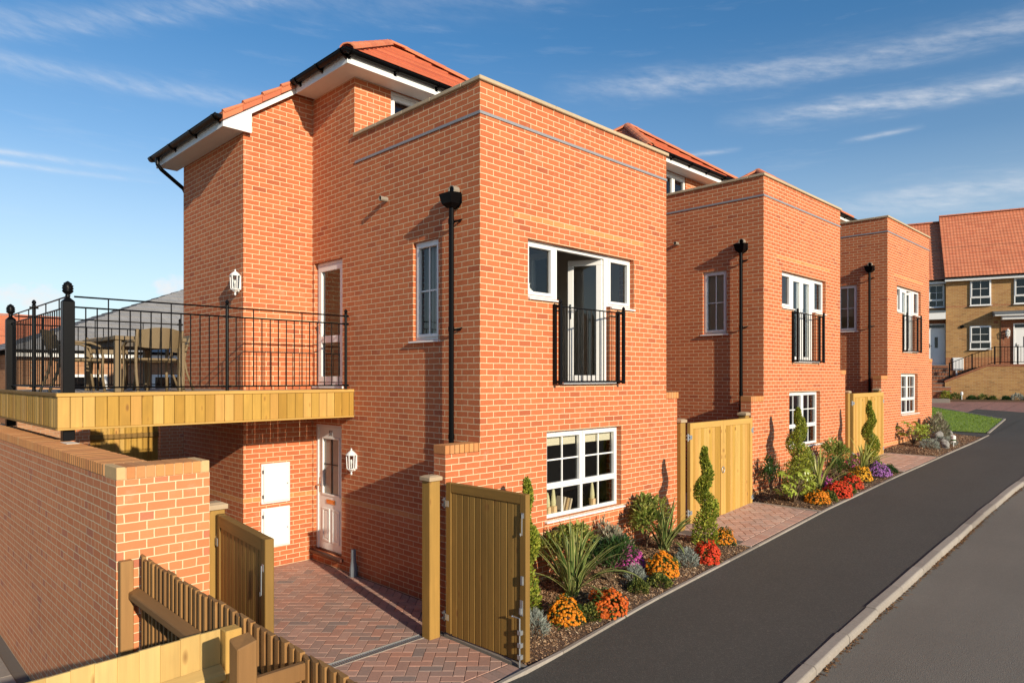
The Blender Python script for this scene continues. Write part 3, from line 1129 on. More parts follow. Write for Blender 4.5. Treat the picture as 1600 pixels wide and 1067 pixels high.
def panel(mb, M, us, vs_, th, holes, mf=0, mk=1, mr=0, ends=True):
    """wall panel u,v in [us],[vs_] with rectangular holes; outside at w=0, inside at w=-th"""
    old = mb.M
    mb.M = old @ M
    U = sorted(set([us[0], us[1]] + [h[0] for h in holes] + [h[1] for h in holes]))
    V = sorted(set([vs_[0], vs_[1]] + [h[2] for h in holes] + [h[3] for h in holes]))
    U = [u for u in U if us[0] <= u <= us[1]]
    V = [v for v in V if vs_[0] <= v <= vs_[1]]

    def solid(i, j):
        if i < 0 or j < 0 or i >= len(U) - 1 or j >= len(V) - 1:
            return None
        cu, cv = (U[i] + U[i + 1]) / 2, (V[j] + V[j + 1]) / 2
        return not any(h[0] < cu < h[1] and h[2] < cv < h[3] for h in holes)

    for i in range(len(U) - 1):
        for j in range(len(V) - 1):
            if not solid(i, j):
                continue
            a, b, c, d = U[i], U[i + 1], V[j], V[j + 1]
            mb.add([(a, c, 0), (b, c, 0), (b, d, 0), (a, d, 0)], [(0, 1, 2, 3)], mf)
            mb.add([(a, c, -th), (b, c, -th), (b, d, -th), (a, d, -th)], [(3, 2, 1, 0)], mk)
            for (ii, jj, p, q, hole_m) in ((i - 1, j, (a, c), (a, d), 0), (i + 1, j, (b, d), (b, c), 0), (i, j - 1, (b, c), (a, c), 0), (i, j + 1, (a, d), (b, d), 0)):
                s = solid(ii, jj)
                if s is True or (s is None and not ends):
                    continue
                mb.add([(p[0], p[1], 0), (q[0], q[1], 0), (q[0], q[1], -th), (p[0], p[1], -th)], [(0, 1, 2, 3)], mf if s is None else mr)
    mb.M = old


def bars_frame(mb, u0, u1, v0, v1, b, w0, w1, mi=0):
    """rectangular frame of four butted members"""
    mb.box(u0, v0, w0, u1, v0 + b, w1, mi)
    mb.box(u0, v1 - b, w0, u1, v1, w1, mi)
    mb.box(u0, v0 + b, w0, u0 + b, v1 - b, w1, mi)
    mb.box(u1 - b, v0 + b, w0, u1, v1 - b, w1, mi)


def window(parent, M, w, h, cells, recess=0.07, fb=0.05, mull=(), sill=True, glass='window_glass', sill_out=0.045, name='window', sill_w=0.04):
    """uPVC window in the wall plane M (u right, v up, w out). cells: (u0,u1,v0,v1, sash?, nv, nh)"""
    f = MB(M)
    w0, w1 = -recess - 0.06, -recess
    bars_frame(f, 0, w, 0, h, fb, w0, w1)
    for a in mull:
        if a[0] == 'v':
            f.box(a[1] - fb / 2, a[2], w0, a[1] + fb / 2, a[3], w1 - 0.001)
        else:
            f.box(a[2], a[1] - fb / 2, w0, a[3], a[1] + fb / 2, w1 - 0.0015)
    fr = f.build(name, MAT['white_upvc'], parent, bevel=0.005)
    g = MB(M)
    for (u0, u1, v0, v1, sash, nv, nh) in cells:
        if sash:
            s = MB(M)
            sb = 0.048
            bars_frame(s, u0 - 0.012, u1 + 0.012, v0 - 0.012, v1 + 0.012, sb, w0 + 0.01, w1 + 0.016)
            s.build('sash', MAT['white_upvc'], fr, bevel=0.006)
            u0, u1, v0, v1 = u0 + sb - 0.012, u1 - sb + 0.012, v0 + sb - 0.012, v1 - sb + 0.012
        if nv or nh:
            bb = MB(M)
            for i in range(nv):
                c = u0 + (u1 - u0) * (i + 1) / (nv + 1)
                bb.box(c - 0.010, v0, w0 + 0.022, c + 0.010, v1, w0 + 0.044)
            for i in range(nh):
                c = v0 + (v1 - v0) * (i + 1) / (nh + 1)
                bb.box(u0, c - 0.010, w0 + 0.0225, u1, c + 0.010, w0 + 0.0435)
            bb.build('glazing_bar', MAT['white_upvc'], fr)
        q = w0 + 0.032
        g.add([(u0 - .01, v0 - .01, q), (u1 + .01, v0 - .01, q), (u1 + .01, v1 + .01, q), (u0 - .01, v1 + .01, q)], [(0, 1, 2, 3)])
    g.build('pane', MAT[glass], fr)
    if sill:
        s = MB(M)
        s.prism([(-sill_w, -0.034, sill_out), (-sill_w, -0.034, w1 - 0.03), (-sill_w, 0.0, w1 - 0.03), (-sill_w, 0.0, w1 + 0.004), (-sill_w, -0.012, sill_out)], (w + 2 * sill_w, 0, 0))
        s.build('sill', MAT['white_upvc'], fr, bevel=0.003)
    return fr


def courses(mb, p0, along, up, L, H, clip, gauge=0.28, lift=0.028, under=0.05, nrm=None):
    """overlapping tile courses on a sloped plane. p0: eave corner, along/up: unit vectors, clip: convex polygon in (a, s)"""
    p0, along, up = Vector(p0), Vector(along), Vector(up)
    n = along.cross(up).normalized() if nrm is None else Vector(nrm)
    k = 0
    s = 0.0
    while s < H:
        s1 = min(s + gauge + under, H)
        q = clip_poly(clip_poly([(-5, s), (L + 5, s), (L + 5, s1), (-5, s1)], [(-5, s), (L + 5, s), (L + 5, s1), (-5, s1)]), clip)
        if len(q) >= 3:
            top, bot, uv = [], [], []
            for a, t in q:
                f = 1 - (t - s) / (gauge + under)
                base = p0 + along * a + up * t
                top.append(base + n * (0.012 + lift * f))
                bot.append(base)
                uv.append((a, t - s * 0.0 + (0.0)))
            m = len(q)
            fs = [tuple(range(m)), tuple(range(2 * m - 1, m - 1, -1))]
            fs += [(i + m, (i + 1) % m + m, (i + 1) % m, i) for i in range(m)]
            uvs = [[(a, k * gauge + min(gauge * 0.999, (t - s) * gauge / (gauge + under) + 0.004)) for a, t in q], None]
            uvs += [[(0.1, k * gauge + 0.1)] * 4 for i in range(m)]
            mb.add(top + bot, fs, 0, uvs)
        s += gauge
        k += 1


def ridge_tiles(parent, a, b, r=0.115, seg=0.42, mat='clay_tile', name='ridge_tile', lift=0.0):
    a, b = Vector(a), Vector(b)
    L = (b - a).length
    n = max(1, int(round(L / seg)))
    d = (b - a) / n
    t = d.normalized()
    side = t.cross(Vector((0, 0, 1))).normalized()
    up = side.cross(t).normalized()
    mb = MB()
    for i in range(n):
        p = a + d * i
        q = p + d * 1.06
        vs_ = []
        for base, rr in ((p, r * 1.03), (q, r * 0.96)):
            for sgn in (1, 0.8):
                for k in range(7):
                    an = math.pi * k / 6
                    vs_.append(base + side * math.cos(an) * rr * sgn + up * (math.sin(an) * rr * sgn * 0.75 + lift - 0.02))
        fs = []
        for k in range(6):
            fs += [(k, k + 1, 14 + k + 1, 14 + k), (7 + k + 1, 7 + k, 21 + k, 21 + k + 1), (k + 1, k, 7 + k, 7 + k + 1), (14 + k, 14 + k + 1, 21 + k + 1, 21 + k)]
        fs += [(0, 14, 21, 7), (6, 13, 27, 20)]
        mb.add(vs_, fs)
    return mb.build(name, MAT[mat], parent)


def gutter(parent, a, b, out, r=0.06, brackets=True, ends=(True, True)):
    """half-round gutter from a to b; out = unit vector away from the wall"""
    a, b, out = Vector(a), Vector(b), Vector(out)
    mb = MB()
    t = (b - a).normalized()
    vs_ = []
    K = 8
    for base in (a, b):
        for rr in (r, r - 0.006):
            for k in range(K + 1):
                an = math.pi * k / K
                vs_.append(base - out * math.cos(an) * rr - Vector((0, 0, 1)) * math.sin(an) * rr)
    m = K + 1
    fs = []
    for k in range(K):
        fs += [(k, k + 1, 2 * m + k + 1, 2 * m + k), (m + k + 1, m + k, 3 * m + k, 3 * m + k + 1)]
    fs += [(0, 2 * m, 3 * m, m), (m - 1, 2 * m - 1, 4 * m - 1, 3 * m - 1)]
    fs += [tuple(range(m)), tuple(range(2 * m, 3 * m))]
    mb.add(vs_, fs)
    # front bead
    mb.tube([a + out * r, b + out * r], 0.009, 6)
    g = mb.build('gutter', MAT['black_plastic'], parent)
    if brackets:
        L = (b - a).length
        n = max(2, int(L / 0.75) + 1)
        for i in range(n):
            p = a + t * (0.12 + (L - 0.24) * i / (n - 1))
            bk = MB()
            pts = [p - out * math.cos(math.pi * k / 8) * (r + 0.008) - Vector((0, 0, 1)) * math.sin(math.pi * k / 8) * (r + 0.008) for k in range(9)]
            for q, q2 in zip(pts, pts[1:]):
                bk.prism([q - t * 0.02, q2 - t * 0.02, q2 - t * 0.02 + (q2 - p) * 0.15, q - t * 0.02 + (q - p) * 0.15], t * 0.04)
            wall = p - out * (r + 0.03)
            bk.prism([p - out * (r + 0.009) - t * 0.02 + Vector((0, 0, 0.0)), p - out * 0.02 - t * 0.02 - Vector((0, 0, r + 0.012)), wall - t * 0.02 - Vector((0, 0, 0.12)), wall - t * 0.02], t * 0.04)
            bk.build('bracket', MAT['black_plastic'], g)
    return g


def juliet(parent, x0, x1, z0, z1, y=0.0, proj=0.125):
    mb = MB()
    pr = 0.021
    for x in (x0, x1):
        for yy in (y - 0.03, y - proj):
            mb.box(x - pr, yy - pr, z0, x + pr, yy + pr, z1)
        mb.box(x - pr + 0.004, y - proj + pr, z1 - 0.05, x + pr - 0.004, y - 0.03 - pr, z1 - 0.014)
        mb.box(x - pr + 0.004, y - proj + pr, z0 + 0.014, x + pr - 0.004, y - 0.03 - pr, z0 + 0.05)
        mb.lathe((x, y - proj, z1), [(0.012, 0), (0.022, 0.012), (0.026, 0.03), (0.018, 0.05), (0.006, 0.06)], 10)
    mb.box(x0 + pr, y - proj - 0.018, z1 - 0.045, x1 - pr, y - proj + 0.018, z1 - 0.030)
    mb.box(x0 + pr, y - proj - 0.018, z0 + 0.03, x1 - pr, y - proj + 0.018, z0 + 0.048)
    j = mb.build('juliet_balcony', MAT['black_iron'], parent, bevel=0.003)
    n = 14
    for i in range(n):
        x = x0 + (x1 - x0) * (i + 1) / (n + 1)
        b = MB()
        b.tube([(x, y - proj, z0 + 0.048), (x, y - proj, z1 - 0.045)], 0.0075, 6)
        b.build('baluster', MAT['black_iron'], j)
    s = MB()
    s.box(x0 + 0.12, y - 0.085, z0 + 0.005, x1 - 0.12, y - 0.004, z0 + 0.03)
    s.build('threshold', MAT['white_upvc'], j)
    return j


def leaf_door(parent, hinge, width, height, ang, sgn=1, name='door_leaf'):
    """glazed door leaf; hinge (x,y,z) in house frame; closed leaf runs along sgn*X; ang opens it inwards (+Y)"""
    hx, hy, hz = hinge
    d = Vector((sgn * math.cos(ang), math.sin(ang), 0))
    nrm = Vector((0, 0, 1)).cross(d) * -sgn
    w_ = d.cross(Vector((0, 0, 1)))
    M = frame((hx, hy, hz), d, (0, 0, 1), w_)
    mb = MB(M)
    bars_frame(mb, 0.004, width - 0.004, 0.012, height, 0.088, -0.03, 0.03)
    o = mb.build(name, MAT['white_upvc'], parent, bevel=0.006)
    g = MB(M)
    g.box(0.09, 0.10, -0.006, width - 0.09, height - 0.088, 0.006)
    g.build('pane', MAT['window_glass'], o)
    h = MB(M)
    for s in (-1, 1):
        h.box(width - 0.065, 0.95, s * 0.030, width - 0.035, 1.17, s * 0.040)
        h.tube([(width - 0.05, 1.08, s * 0.036), (width - 0.05, 1.08, s * 0.07), (width - 0.16, 1.075, s * 0.07)], 0.009, 6)
    h.build('handle', MAT['chrome'], o)
    return o


HX, HY = 5.649, 6.229
W, DP = 4.13, 6.57           # house width and depth
BLK = 2.82                   # depth of the flat-roofed front block
WING_Y = 4.097               # where the back wing starts
WING_X = -1.153


def make_house():
    root = empty('brick_house', (HX, HY, 0))
    wall = MB()
    FR = front_frame(0, 0, 0)
    # front wall of the block
    panel(wall, FR, (0, W), (-1.0, 6.60), 0.28,
          [(0.846, 3.22, 4.03, 4.79), (1.45, 2.62, 2.87, 4.03), (1.21, 2.89, 1.05, 2.24)])
    # left side wall (block and tower), u = -y
    SD = side_frame(0, 0, 0)
    panel(wall, SD, (-BLK, -0.28), (-1.0, 6.60), 0.28, [(-1.356, -0.807, 3.47, 4.80)])
    panel(wall, SD, (-WING_Y, -BLK), (-1.0, 7.55), 0.28, [(-4.03, -3.165, 2.84, 4.83), (-4.06, -3.19, 0.17, 2.22)])
    panel(wall, SD, (-DP, -WING_Y), (2.0, 7.55), 0.28, [])
    # tower front above the flat roof
    panel(wall, front_frame(0.28, BLK, 0), (0, W - 0.56), (5.2, 7.55), 0.28, [(0.38, 1.48, 6.28, 7.506)])
    # right side and back
    RS = frame((W, 0, 0), (0, 1, 0), (0, 0, 1), (1, 0, 0))
    panel(wall, RS, (0.28, BLK), (-1.0, 6.60), 0.28, [])
    panel(wall, RS, (BLK, DP), (-1.0, 7.55), 0.28, [])
    BK = frame((W, DP, 0), (-1, 0, 0), (0, 0, 1), (0, 1, 0))
    panel(wall, BK, (0.28, W - 0.28), (-1.0, 7.55), 0.28, [])
    # back wing: front, side, back, with the sloping head under the catslide
    T = 0.711
    zt = lambda x: 7.66 + T * (x + 0.35) - 0.06
    for (y0, d) in ((WING_Y, 0.28), (DP - 0.28, 0.28)):
        wall.prism([(WING_X, y0, -1.0), (-0.0, y0, -1.0), (-0.0, y0, zt(-0.02)), (WING_X, y0, zt(WING_X))], (0, d, 0))
    panel(wall, side_frame(WING_X, 0, 0), (-DP + 0.28, -WING_Y - 0.28), (-1.0, zt(WING_X)), 0.28, [])
    # short wing walls carrying the side gates
    wall.box(-0.543, 0, -1.0, -0.001, 0.215, 2.07)
    wall.box(W + 0.001, 0, -1.0, W + 0.33, 0.215, 2.62)
    wb = wall.build('wall', [MAT['red_brick'], MAT['plaster']], root)
    # brick-on-edge cappings of the wing walls
    cap = MB()
    x = -0.546
    while x < -0.02:
        cap.box(x, -0.003, 2.074, min(x + 0.066, -0.002), 0.219, 2.178)
        x += 0.075
    cap.build('brick_capping', MAT['coping_brick'], root, bevel=0.004)
    cap = MB()
    x = W + 0.004
    while x < W + 0.32:
        cap.box(x, -0.003, 2.624, x + 0.066, 0.219, 2.728)
        x += 0.0755
    cap.build('brick_capping', MAT['coping_brick'], root, bevel=0.004)
    # parapet coping
    cp = MB()
    xs = frange(-0.035, W + 0.035, 0.75)
    for a, b in zip(xs, xs[1:]):
        cp.box(a + 0.001, -0.035, 6.602, b - 0.001, 0.315, 6.655)
    ys = frange(0.317, BLK - 0.002, 0.83)
    for a, b in zip(ys, ys[1:]):
        cp.box(-0.035, a + 0.001, 6.602, 0.315, b - 0.001, 6.655)
        cp.box(W - 0.315, a + 0.001, 6.602, W + 0.035, b - 0.001, 6.655)
    cp.build('parapet_coping', MAT['cast_stone'], root, bevel=0.008)
    ld = MB()
    ld.prism([(-0.016, -0.016, 6.195), (W + 0.016, -0.016, 6.195), (W + 0.012, 0.001, 6.235), (-0.012, 0.001, 6.235)], (0, 0.004, 0.0)) if False else None
    ld.box(-0.012, -0.012, 6.197, W + 0.012, -0.001, 6.232)
    ld.box(-0.012, -0.001, 6.197, -0.001, BLK - 0.02, 6.232)
    ld.build('lead_flashing', MAT['lead'], root)
    fl = MB()
    fl.box(0.281, 0.281, 5.55, W - 0.281, BLK - 0.001, 5.70)
    fl.build('flat_roof', MAT['flat_roof'], root)
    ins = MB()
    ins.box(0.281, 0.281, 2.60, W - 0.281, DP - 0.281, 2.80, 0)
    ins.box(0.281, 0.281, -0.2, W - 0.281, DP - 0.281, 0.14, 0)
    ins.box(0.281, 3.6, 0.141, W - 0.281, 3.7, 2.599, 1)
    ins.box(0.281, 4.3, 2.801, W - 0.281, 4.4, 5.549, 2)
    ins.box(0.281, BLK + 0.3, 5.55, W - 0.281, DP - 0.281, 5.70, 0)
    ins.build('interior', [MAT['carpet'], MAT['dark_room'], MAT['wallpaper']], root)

    # --- windows
    # lower front window: two opening lights over two fixed ones
    w_, h_ = 1.68, 1.19
    window(root, front_frame(1.21, 0, 1.05), w_, h_,
           [(0.05, 0.815, 0.44, 1.14, True, 1, 1), (0.865, 1.63, 0.44, 1.14, True, 1, 1), (0.05, 0.815, 0.05, 0.39, False, 1, 0), (0.865, 1.63, 0.05, 0.39, False, 1, 0)],
           recess=0.085, mull=(('v', 0.84, 0.05, 1.14), ('h', 0.415, 0.05, 0.815), ('h', 0.415, 0.865, 1.63)), sill_out=0.05)
    for a in (0.27, 1.08):
        tv = MB(front_frame(1.21, 0, 1.05))
        tv.box(a, 1.145, -0.085, a + 0.32, 1.165, -0.073)
        tv.build('trickle_vent', MAT['white_upvc'], root)
    # side lights and frame of the upper opening
    for (x0, ww) in ((0.846, 0.604), (2.62, 0.60)):
        window(root, front_frame(x0, 0, 4.03), ww, 0.76, [(0.05, ww - 0.05, 0.05, 0.71, True, 0, 0)], recess=0.075, sill_out=0.035, sill_w=0.0, name='side_light')
    df = MB(FR)
    df.box(1.4505, 4.735, -0.138, 2.6195, 4.789, -0.076)
    df.box(1.4505, 2.872, -0.138, 1.505, 4.735, -0.076)
    df.box(2.565, 2.872, -0.138, 2.6195, 4.735, -0.076)
    df.box(1.505, 2.872, -0.138, 2.565, 2.905, -0.076)
    df.build('door_frame', MAT['white_upvc'], root, bevel=0.005)
    juliet(root, 1.345, 2.775, 2.88, 3.965)
    # tall window on the side wall
    window(root, side_frame(0, 1.356, 3.47), 0.549, 1.33, [(0.05, 0.499, 0.05, 1.28, True, 1, 1)], recess=0.052, sill_out=0.05)
    # terrace window in the tower
    window(root, front_frame(0.66, BLK, 6.28), 1.10, 1.226, [(0.05, 0.525, 0.05, 1.12, True, 0, 0), (0.575, 1.05, 0.05, 1.12, True, 0, 0)], recess=0.03, mull=(('v', 0.55, 0.05, 1.12), ('h', 1.148, 0.05, 1.05)))
    # glazed door to the deck
    M = side_frame(0, 4.03, 2.84)
    d = MB(M)
    bars_frame(d, 0, 0.865, 0, 1.99, 0.055, -0.13, -0.06)
    dk = d.build('balcony_door', MAT['white_upvc'], root, bevel=0.005)
    s = MB(M)
    bars_frame(s, 0.06, 0.805, 0.06, 1.93, 0.09, -0.12, -0.045)
    s.box(0.15, 0.69, -0.12, 0.715, 0.80, -0.0455)
    s.build('sash', MAT['white_upvc'], dk, bevel=0.006)
    g = MB(M)
    for v0, v1 in ((0.145, 0.695), (0.795, 1.845)):
        g.add([(0.145, v0, -0.08), (0.72, v0, -0.08), (0.72, v1, -0.08), (0.145, v1, -0.08)], [(0, 1, 2, 3)])
    g.build('pane', MAT['window_glass'], dk)
    h = MB(M)
    h.box(0.09, 0.85, -0.045, 0.115, 1.07, -0.037)
    h.tube([(0.10, 0.98, -0.04), (0.10, 0.98, 0.0), (0.20, 0.975, 0.0)], 0.009, 6)
    h.build('handle', MAT['chrome'], dk)
    sl = MB(M)
    sl.box(-0.03, -0.035, -0.06, 0.895, -0.002, 0.03)
    sl.build('sill', MAT['white_upvc'], dk)
    # front door under the deck
    M = side_frame(0, 4.06, 0.17)
    d = MB(M)
    d.box(0, 0.0, -0.13, 0.055, 2.05, -0.055)
    d.box(0.815, 0.0, -0.13, 0.87, 2.05, -0.055)
    d.box(0.055, 1.995, -0.13, 0.815, 2.05, -0.055)
    fd = d.build('front_door', MAT['white_upvc'], root, bevel=0.005)
    l = MB(M)
    # leaf with a glazed hole
    for (a, b, c, e) in ((0.058, 0.812, 0.03, 0.93), (0.058, 0.812, 1.82, 1.992), (0.058, 0.19, 0.93, 1.82), (0.68, 0.812, 0.93, 1.82)):
        l.box(a, c, -0.12, b, e, -0.072)
    bars_frame(l, 0.165, 0.705, 0.905, 1.845, 0.03, -0.0715, -0.058)
    for a in (0.17, 0.475):
        bars_frame(l, a, a + 0.225, 0.16, 0.70, 0.035, -0.0715, -0.060)
        l.box(a + 0.055, 0.215, -0.0715, a + 0.17, 0.645, -0.064)
    lf = l.build('leaf', MAT['white_paint'], fd, bevel=0.004)
    g = MB(M)
    g.add([(0.19, 0.93, -0.09), (0.68, 0.93, -0.09), (0.68, 1.82, -0.09), (0.19, 1.82, -0.09)], [(0, 1, 2, 3)])
    g.build('pane', MAT['frosted_pane'], fd)
    b = MB(M)
    b.box(0.429, 0.936, -0.089, 0.441, 1.814, -0.078)
    b.box(0.196, 1.40, -0.089, 0.674, 1.412, -0.0785)
    b.build('glazing_bar', MAT['black_plastic'], fd)
    b = MB(M)
    b.box(0.30, 0.775, -0.072, 0.56, 0.845, -0.062)
    b.box(0.325, 0.79, -0.062, 0.535, 0.83, -0.056)
    b.build('letter_plate', MAT['brass'], fd, bevel=0.003)
    h = MB(M)
    h.box(0.085, 0.94, -0.072, 0.118, 1.18, -0.062)
    h.tube([(0.10, 1.06, -0.065), (0.10, 1.06, -0.015), (0.21, 1.055, -0.012)], 0.010, 8)
    h.build('handle', MAT['chrome'], fd)
    sl = MB(M)
    sl.box(-0.05, -0.045, -0.13, 0.92, -0.001, 0.06)
    sl.box(0.0, 0.0, -0.13, 0.87, 0.028, -0.05)
    sl.build('sill', MAT['brown_sill'], fd, bevel=0.004)
    # rain water: outlet, hopper, pipe, brackets
    hp = MB()
    yc = 0.440
    hp.prism([(-0.005, yc - 0.113, 5.275), (-0.005, yc + 0.113, 5.275), (-0.005, yc + 0.115, 5.16), (-0.005, yc + 0.05, 5.10), (-0.005, yc - 0.05, 5.10), (-0.005, yc - 0.115, 5.16)], (-0.02, 0, 0))
    top = [(-0.025, yc - 0.118), (-0.025, yc + 0.118), (-0.20, yc + 0.118), (-0.20, yc - 0.118)]
    bot = [(-0.025, yc - 0.092), (-0.025, yc + 0.092), (-0.168, yc + 0.092), (-0.168, yc - 0.092)]
    low = [(-0.045, yc - 0.045), (-0.045, yc + 0.045), (-0.13, yc + 0.045), (-0.13, yc - 0.045)]
    vs_ = [(*p, 5.28) for p in top] + [(*p, 5.15) for p in bot] + [(*p, 5.10) for p in low] + [(-0.035, yc - 0.108, 5.27), (-0.035, yc + 0.108, 5.27), (-0.19, yc + 0.108, 5.27), (-0.19, yc - 0.108, 5.27)]
    fs = [(0, 1, 5, 4), (1, 2, 6, 5), (2, 3, 7, 6), (3, 0, 4, 7), (4, 5, 9, 8), (5, 6, 10, 9), (6, 7, 11, 10), (7, 4, 8, 11), (8, 9, 10, 11), (12, 13, 14, 15)]
    fs += [(0, 12, 13, 1)[::-1], (1, 13, 14, 2)[::-1], (2, 14, 15, 3)[::-1], (3, 15, 12, 0)[::-1]]
    hp.add(vs_, fs)
    hpo = hp.build('rainwater_hopper', MAT['black_plastic'], root, bevel=0.004)
    dp = MB()
    dp.tube([(-0.088, yc, 5.11), (-0.088, yc, 0.35)], 0.034, 12)
    for z in (4.90, 3.55, 2.2):
        dp.tube([(-0.088, yc, z), (-0.088, yc, z + 0.06)], 0.040, 12)
    dpo = dp.build('downpipe', MAT['black_plastic'], root, smooth=False)
    for z in (4.92, 3.56):
        bk = MB()
        bk.box(-0.088, yc - 0.085, z + 0.005, -0.0, yc - 0.075, z + 0.02)
        bk.box(-0.055, yc - 0.085, z, -0.045, yc + 0.03, z + 0.022)
        bk.tube([(-0.08, yc - 0.02, z + 0.01), (-0.045, yc - 0.07, z + 0.02), (-0.001, yc - 0.11, z + 0.035)], 0.008, 6)
        bk.build('bracket', MAT['black_plastic'], dpo)
    for (y, z, r, out_) in ((0.435, 5.325, 0.058, 0.095), (1.97, 5.50, 0.036, 0.12)):
        op = MB()
        n = 14
        vs_ = []
        for xx, rr in ((0.0, r), (-out_, r), (-out_, r * 0.80), (-0.005, r * 0.80)):
            vs_ += [(xx, y + math.cos(2 * math.pi * i / n) * rr, z + math.sin(2 * math.pi * i / n) * rr) for i in range(n)]
        fs = [(s * n + i, s * n + (i + 1) % n, (s + 1) * n + (i + 1) % n, (s + 1) * n + i) for s in range(3) for i in range(n)] + [tuple(range(3 * n, 4 * n))]
        op.add(vs_, fs)
        op.add([(-out_ + 0.012, y + math.cos(2 * math.pi * i / n) * r * 0.8, z + math.sin(2 * math.pi * i / n) * r * 0.8) for i in range(n)], [tuple(range(n))], 1)  # black disc stands in for the shade inside the bore
        op.build('overflow_pipe', [MAT['pipe_grey'], MAT['black_plastic']], root)

    # --- roof
    E0, E1 = -0.35, W + 0.35          # eaves in x
    F0, F1 = BLK - 0.37, DP + 0.35    # eaves in y
    ZE, ZR = 7.665, 9.26
    RX0, RX1, RY = 1.90, 2.28, (F0 + F1) / 2
    roof = MB()
    # front slope
    H = math.hypot(RY - F0, ZR - ZE)
    up = Vector((0, RY - F0, ZR - ZE)).normalized()
    courses(roof, (E0, F0, ZE), (1, 0, 0), up, E1 - E0, H, [(0, 0), (E1 - E0, 0), (RX1 - E0, H), (RX0 - E0, H)])
    # back slope
    up = Vector((0, RY - F1, ZR - ZE)).normalized()
    courses(roof, (E1, F1, ZE), (-1, 0, 0), up, E1 - E0, H, [(0, 0), (E1 - E0, 0), (E1 - RX0, H), (E1 - RX1, H)])
    # right slope
    Hx = math.hypot(E1 - RX1, ZR - ZE)
    up = Vector((RX1 - E1, 0, ZR - ZE)).normalized()
    courses(roof, (E1, F0, ZE), (0, 1, 0), up, F1 - F0, Hx, [(0, 0), (F1 - F0, 0), (RY - F0, Hx)])
    # left slope
    Hx = math.hypot(RX0 - E0, ZR - ZE)
    upl = Vector((RX0 - E0, 0, ZR - ZE)).normalized()
    courses(roof, (E0, F1, ZE), (0, -1, 0), upl, F1 - F0, Hx, [(0, 0), (F1 - F0, 0), (F1 - RY, Hx)])
    # catslide down over the wing
    VY = WING_Y - 0.10                # verge
    CX = -1.50
    Lc = (E0 - CX) / upl.x
    courses(roof, Vector((CX, F1, ZE - upl.z * Lc)), (0, -1, 0), upl, F1 - VY, Lc, [(0, 0), (F1 - VY, 0), (F1 - VY, Lc), (0, Lc)])
    roof.build('roof', MAT['red_roof_tile'], root)
    for a, b in (((E0, F0, ZE), (RX0, RY, ZR)), ((E1, F0, ZE), (RX1, RY, ZR)), ((E0, F1, ZE), (RX0, RY, ZR)), ((E1, F1, ZE), (RX1, RY, ZR)), ((RX0, RY, ZR), (RX1, RY, ZR))):
        ridge_tiles(root, Vector(a) + Vector((0, 0, 0.05)), Vector(b) + Vector((0, 0, 0.05)))
    # soffit and fascia
    so = MB()
    so.box(E0 + 0.03, F0 + 0.03, 7.51, E1 - 0.03, BLK - 0.001, 7.535, 0)
    so.box(E0 + 0.03, BLK - 0.001, 7.51, -0.001, VY + 0.02, 7.535, 0)
    so.box(W + 0.001, BLK - 0.001, 7.51, E1 - 0.03, F1 - 0.03, 7.535, 0)
    ZC = ZE - upl.z * Lc
    so.box(CX + 0.03, VY + 0.001, ZC - 0.145, WING_X - 0.001, F1 - 0.03, ZC - 0.12, 0)
    so.build('soffit', MAT['soffit_white'], root)
    fa = MB()
    fa.box(E0, F0, 7.495, E1, F0 + 0.028, 7.655)
    fa.box(E0, F0 + 0.028, 7.495, E0 + 0.028, VY - 0.02, 7.655)
    fa.box(E1 - 0.028, F0 + 0.028, 7.495, E1, F1, 7.655)
    fa.box(CX, VY + 0.03, ZC - 0.16, CX + 0.028, F1, ZC - 0.005)
    fa.build('fascia', MAT['white_upvc'], root, bevel=0.003)
    # bargeboard with box end on the catslide verge
    bb = MB()
    zl = lambda x: ZE + (x - E0) * (upl.z / upl.x)
    bb.prism([(CX, VY, ZC - 0.16), (WING_X - 0.06 + 0.15, VY, ZC - 0.16), (WING_X + 0.09, VY, zl(WING_X + 0.09) - 0.17), (-0.30, VY, zl(-0.30) - 0.17), (-0.30, VY, zl(-0.30) - 0.01), (CX, VY, zl(CX) - 0.01)], (0, 0.028, 0))
    bb.build('bargeboard', MAT['white_upvc'], root, bevel=0.003)
    vt = MB()
    nv = 4
    for i in range(nv):
        xa = CX - 0.02 + (E0 - CX + 0.06) * i / nv
        xb = CX - 0.02 + (E0 - CX + 0.06) * (i + 1) / nv + 0.05
        ro = 0.018 * 1
        za, zb = zl(xa) + 0.065, zl(xb) + 0.03
        # dry-verge sleeve: tapered sloping hood
        vt.prism([(xa, VY - 0.05, za - 0.13), (xb, VY - 0.03, zb - 0.105), (xb, VY - 0.03, zb), (xa, VY - 0.05, za)], (0, 0.16, 0.0))
        vt.tube([(xa + 0.005, VY - 0.035, za - 0.012), (xb, VY - 0.015, zb - 0.01)], 0.03, 8, radii=[0.034, 0.024])
    vt.build('verge_tile', MAT['clay_tile'], root)
    gutter(root, (E0 - 0.10, F0 - 0.062, 7.655), (E1 + 0.10, F0 - 0.062, 7.655), (0, -1, 0))
    gutter(root, (E0 - 0.062, F0 - 0.10, 7.655), (E0 - 0.062, VY - 0.06, 7.655), (-1, 0, 0))
    gutter(root, (CX - 0.062, VY - 0.02, ZC + 0.0), (CX - 0.062, F1 + 0.05, ZC + 0.0), (-1, 0, 0))
    sp_ = MB()
    ye = DP + 0.075
    sp_.tube([(CX - 0.062, ye, ZC - 0.05), (CX - 0.062, ye, ZC - 0.16), (CX + 0.0, ye, ZC - 0.24), (WING_X + 0.02, ye + 0.0, ZC - 0.50), (WING_X + 0.06, ye, ZC - 0.58), (WING_X + 0.06, ye, 0.0)], 0.034, 10)
    sp_.build('downpipe', MAT['black_plastic'], root)
    return root


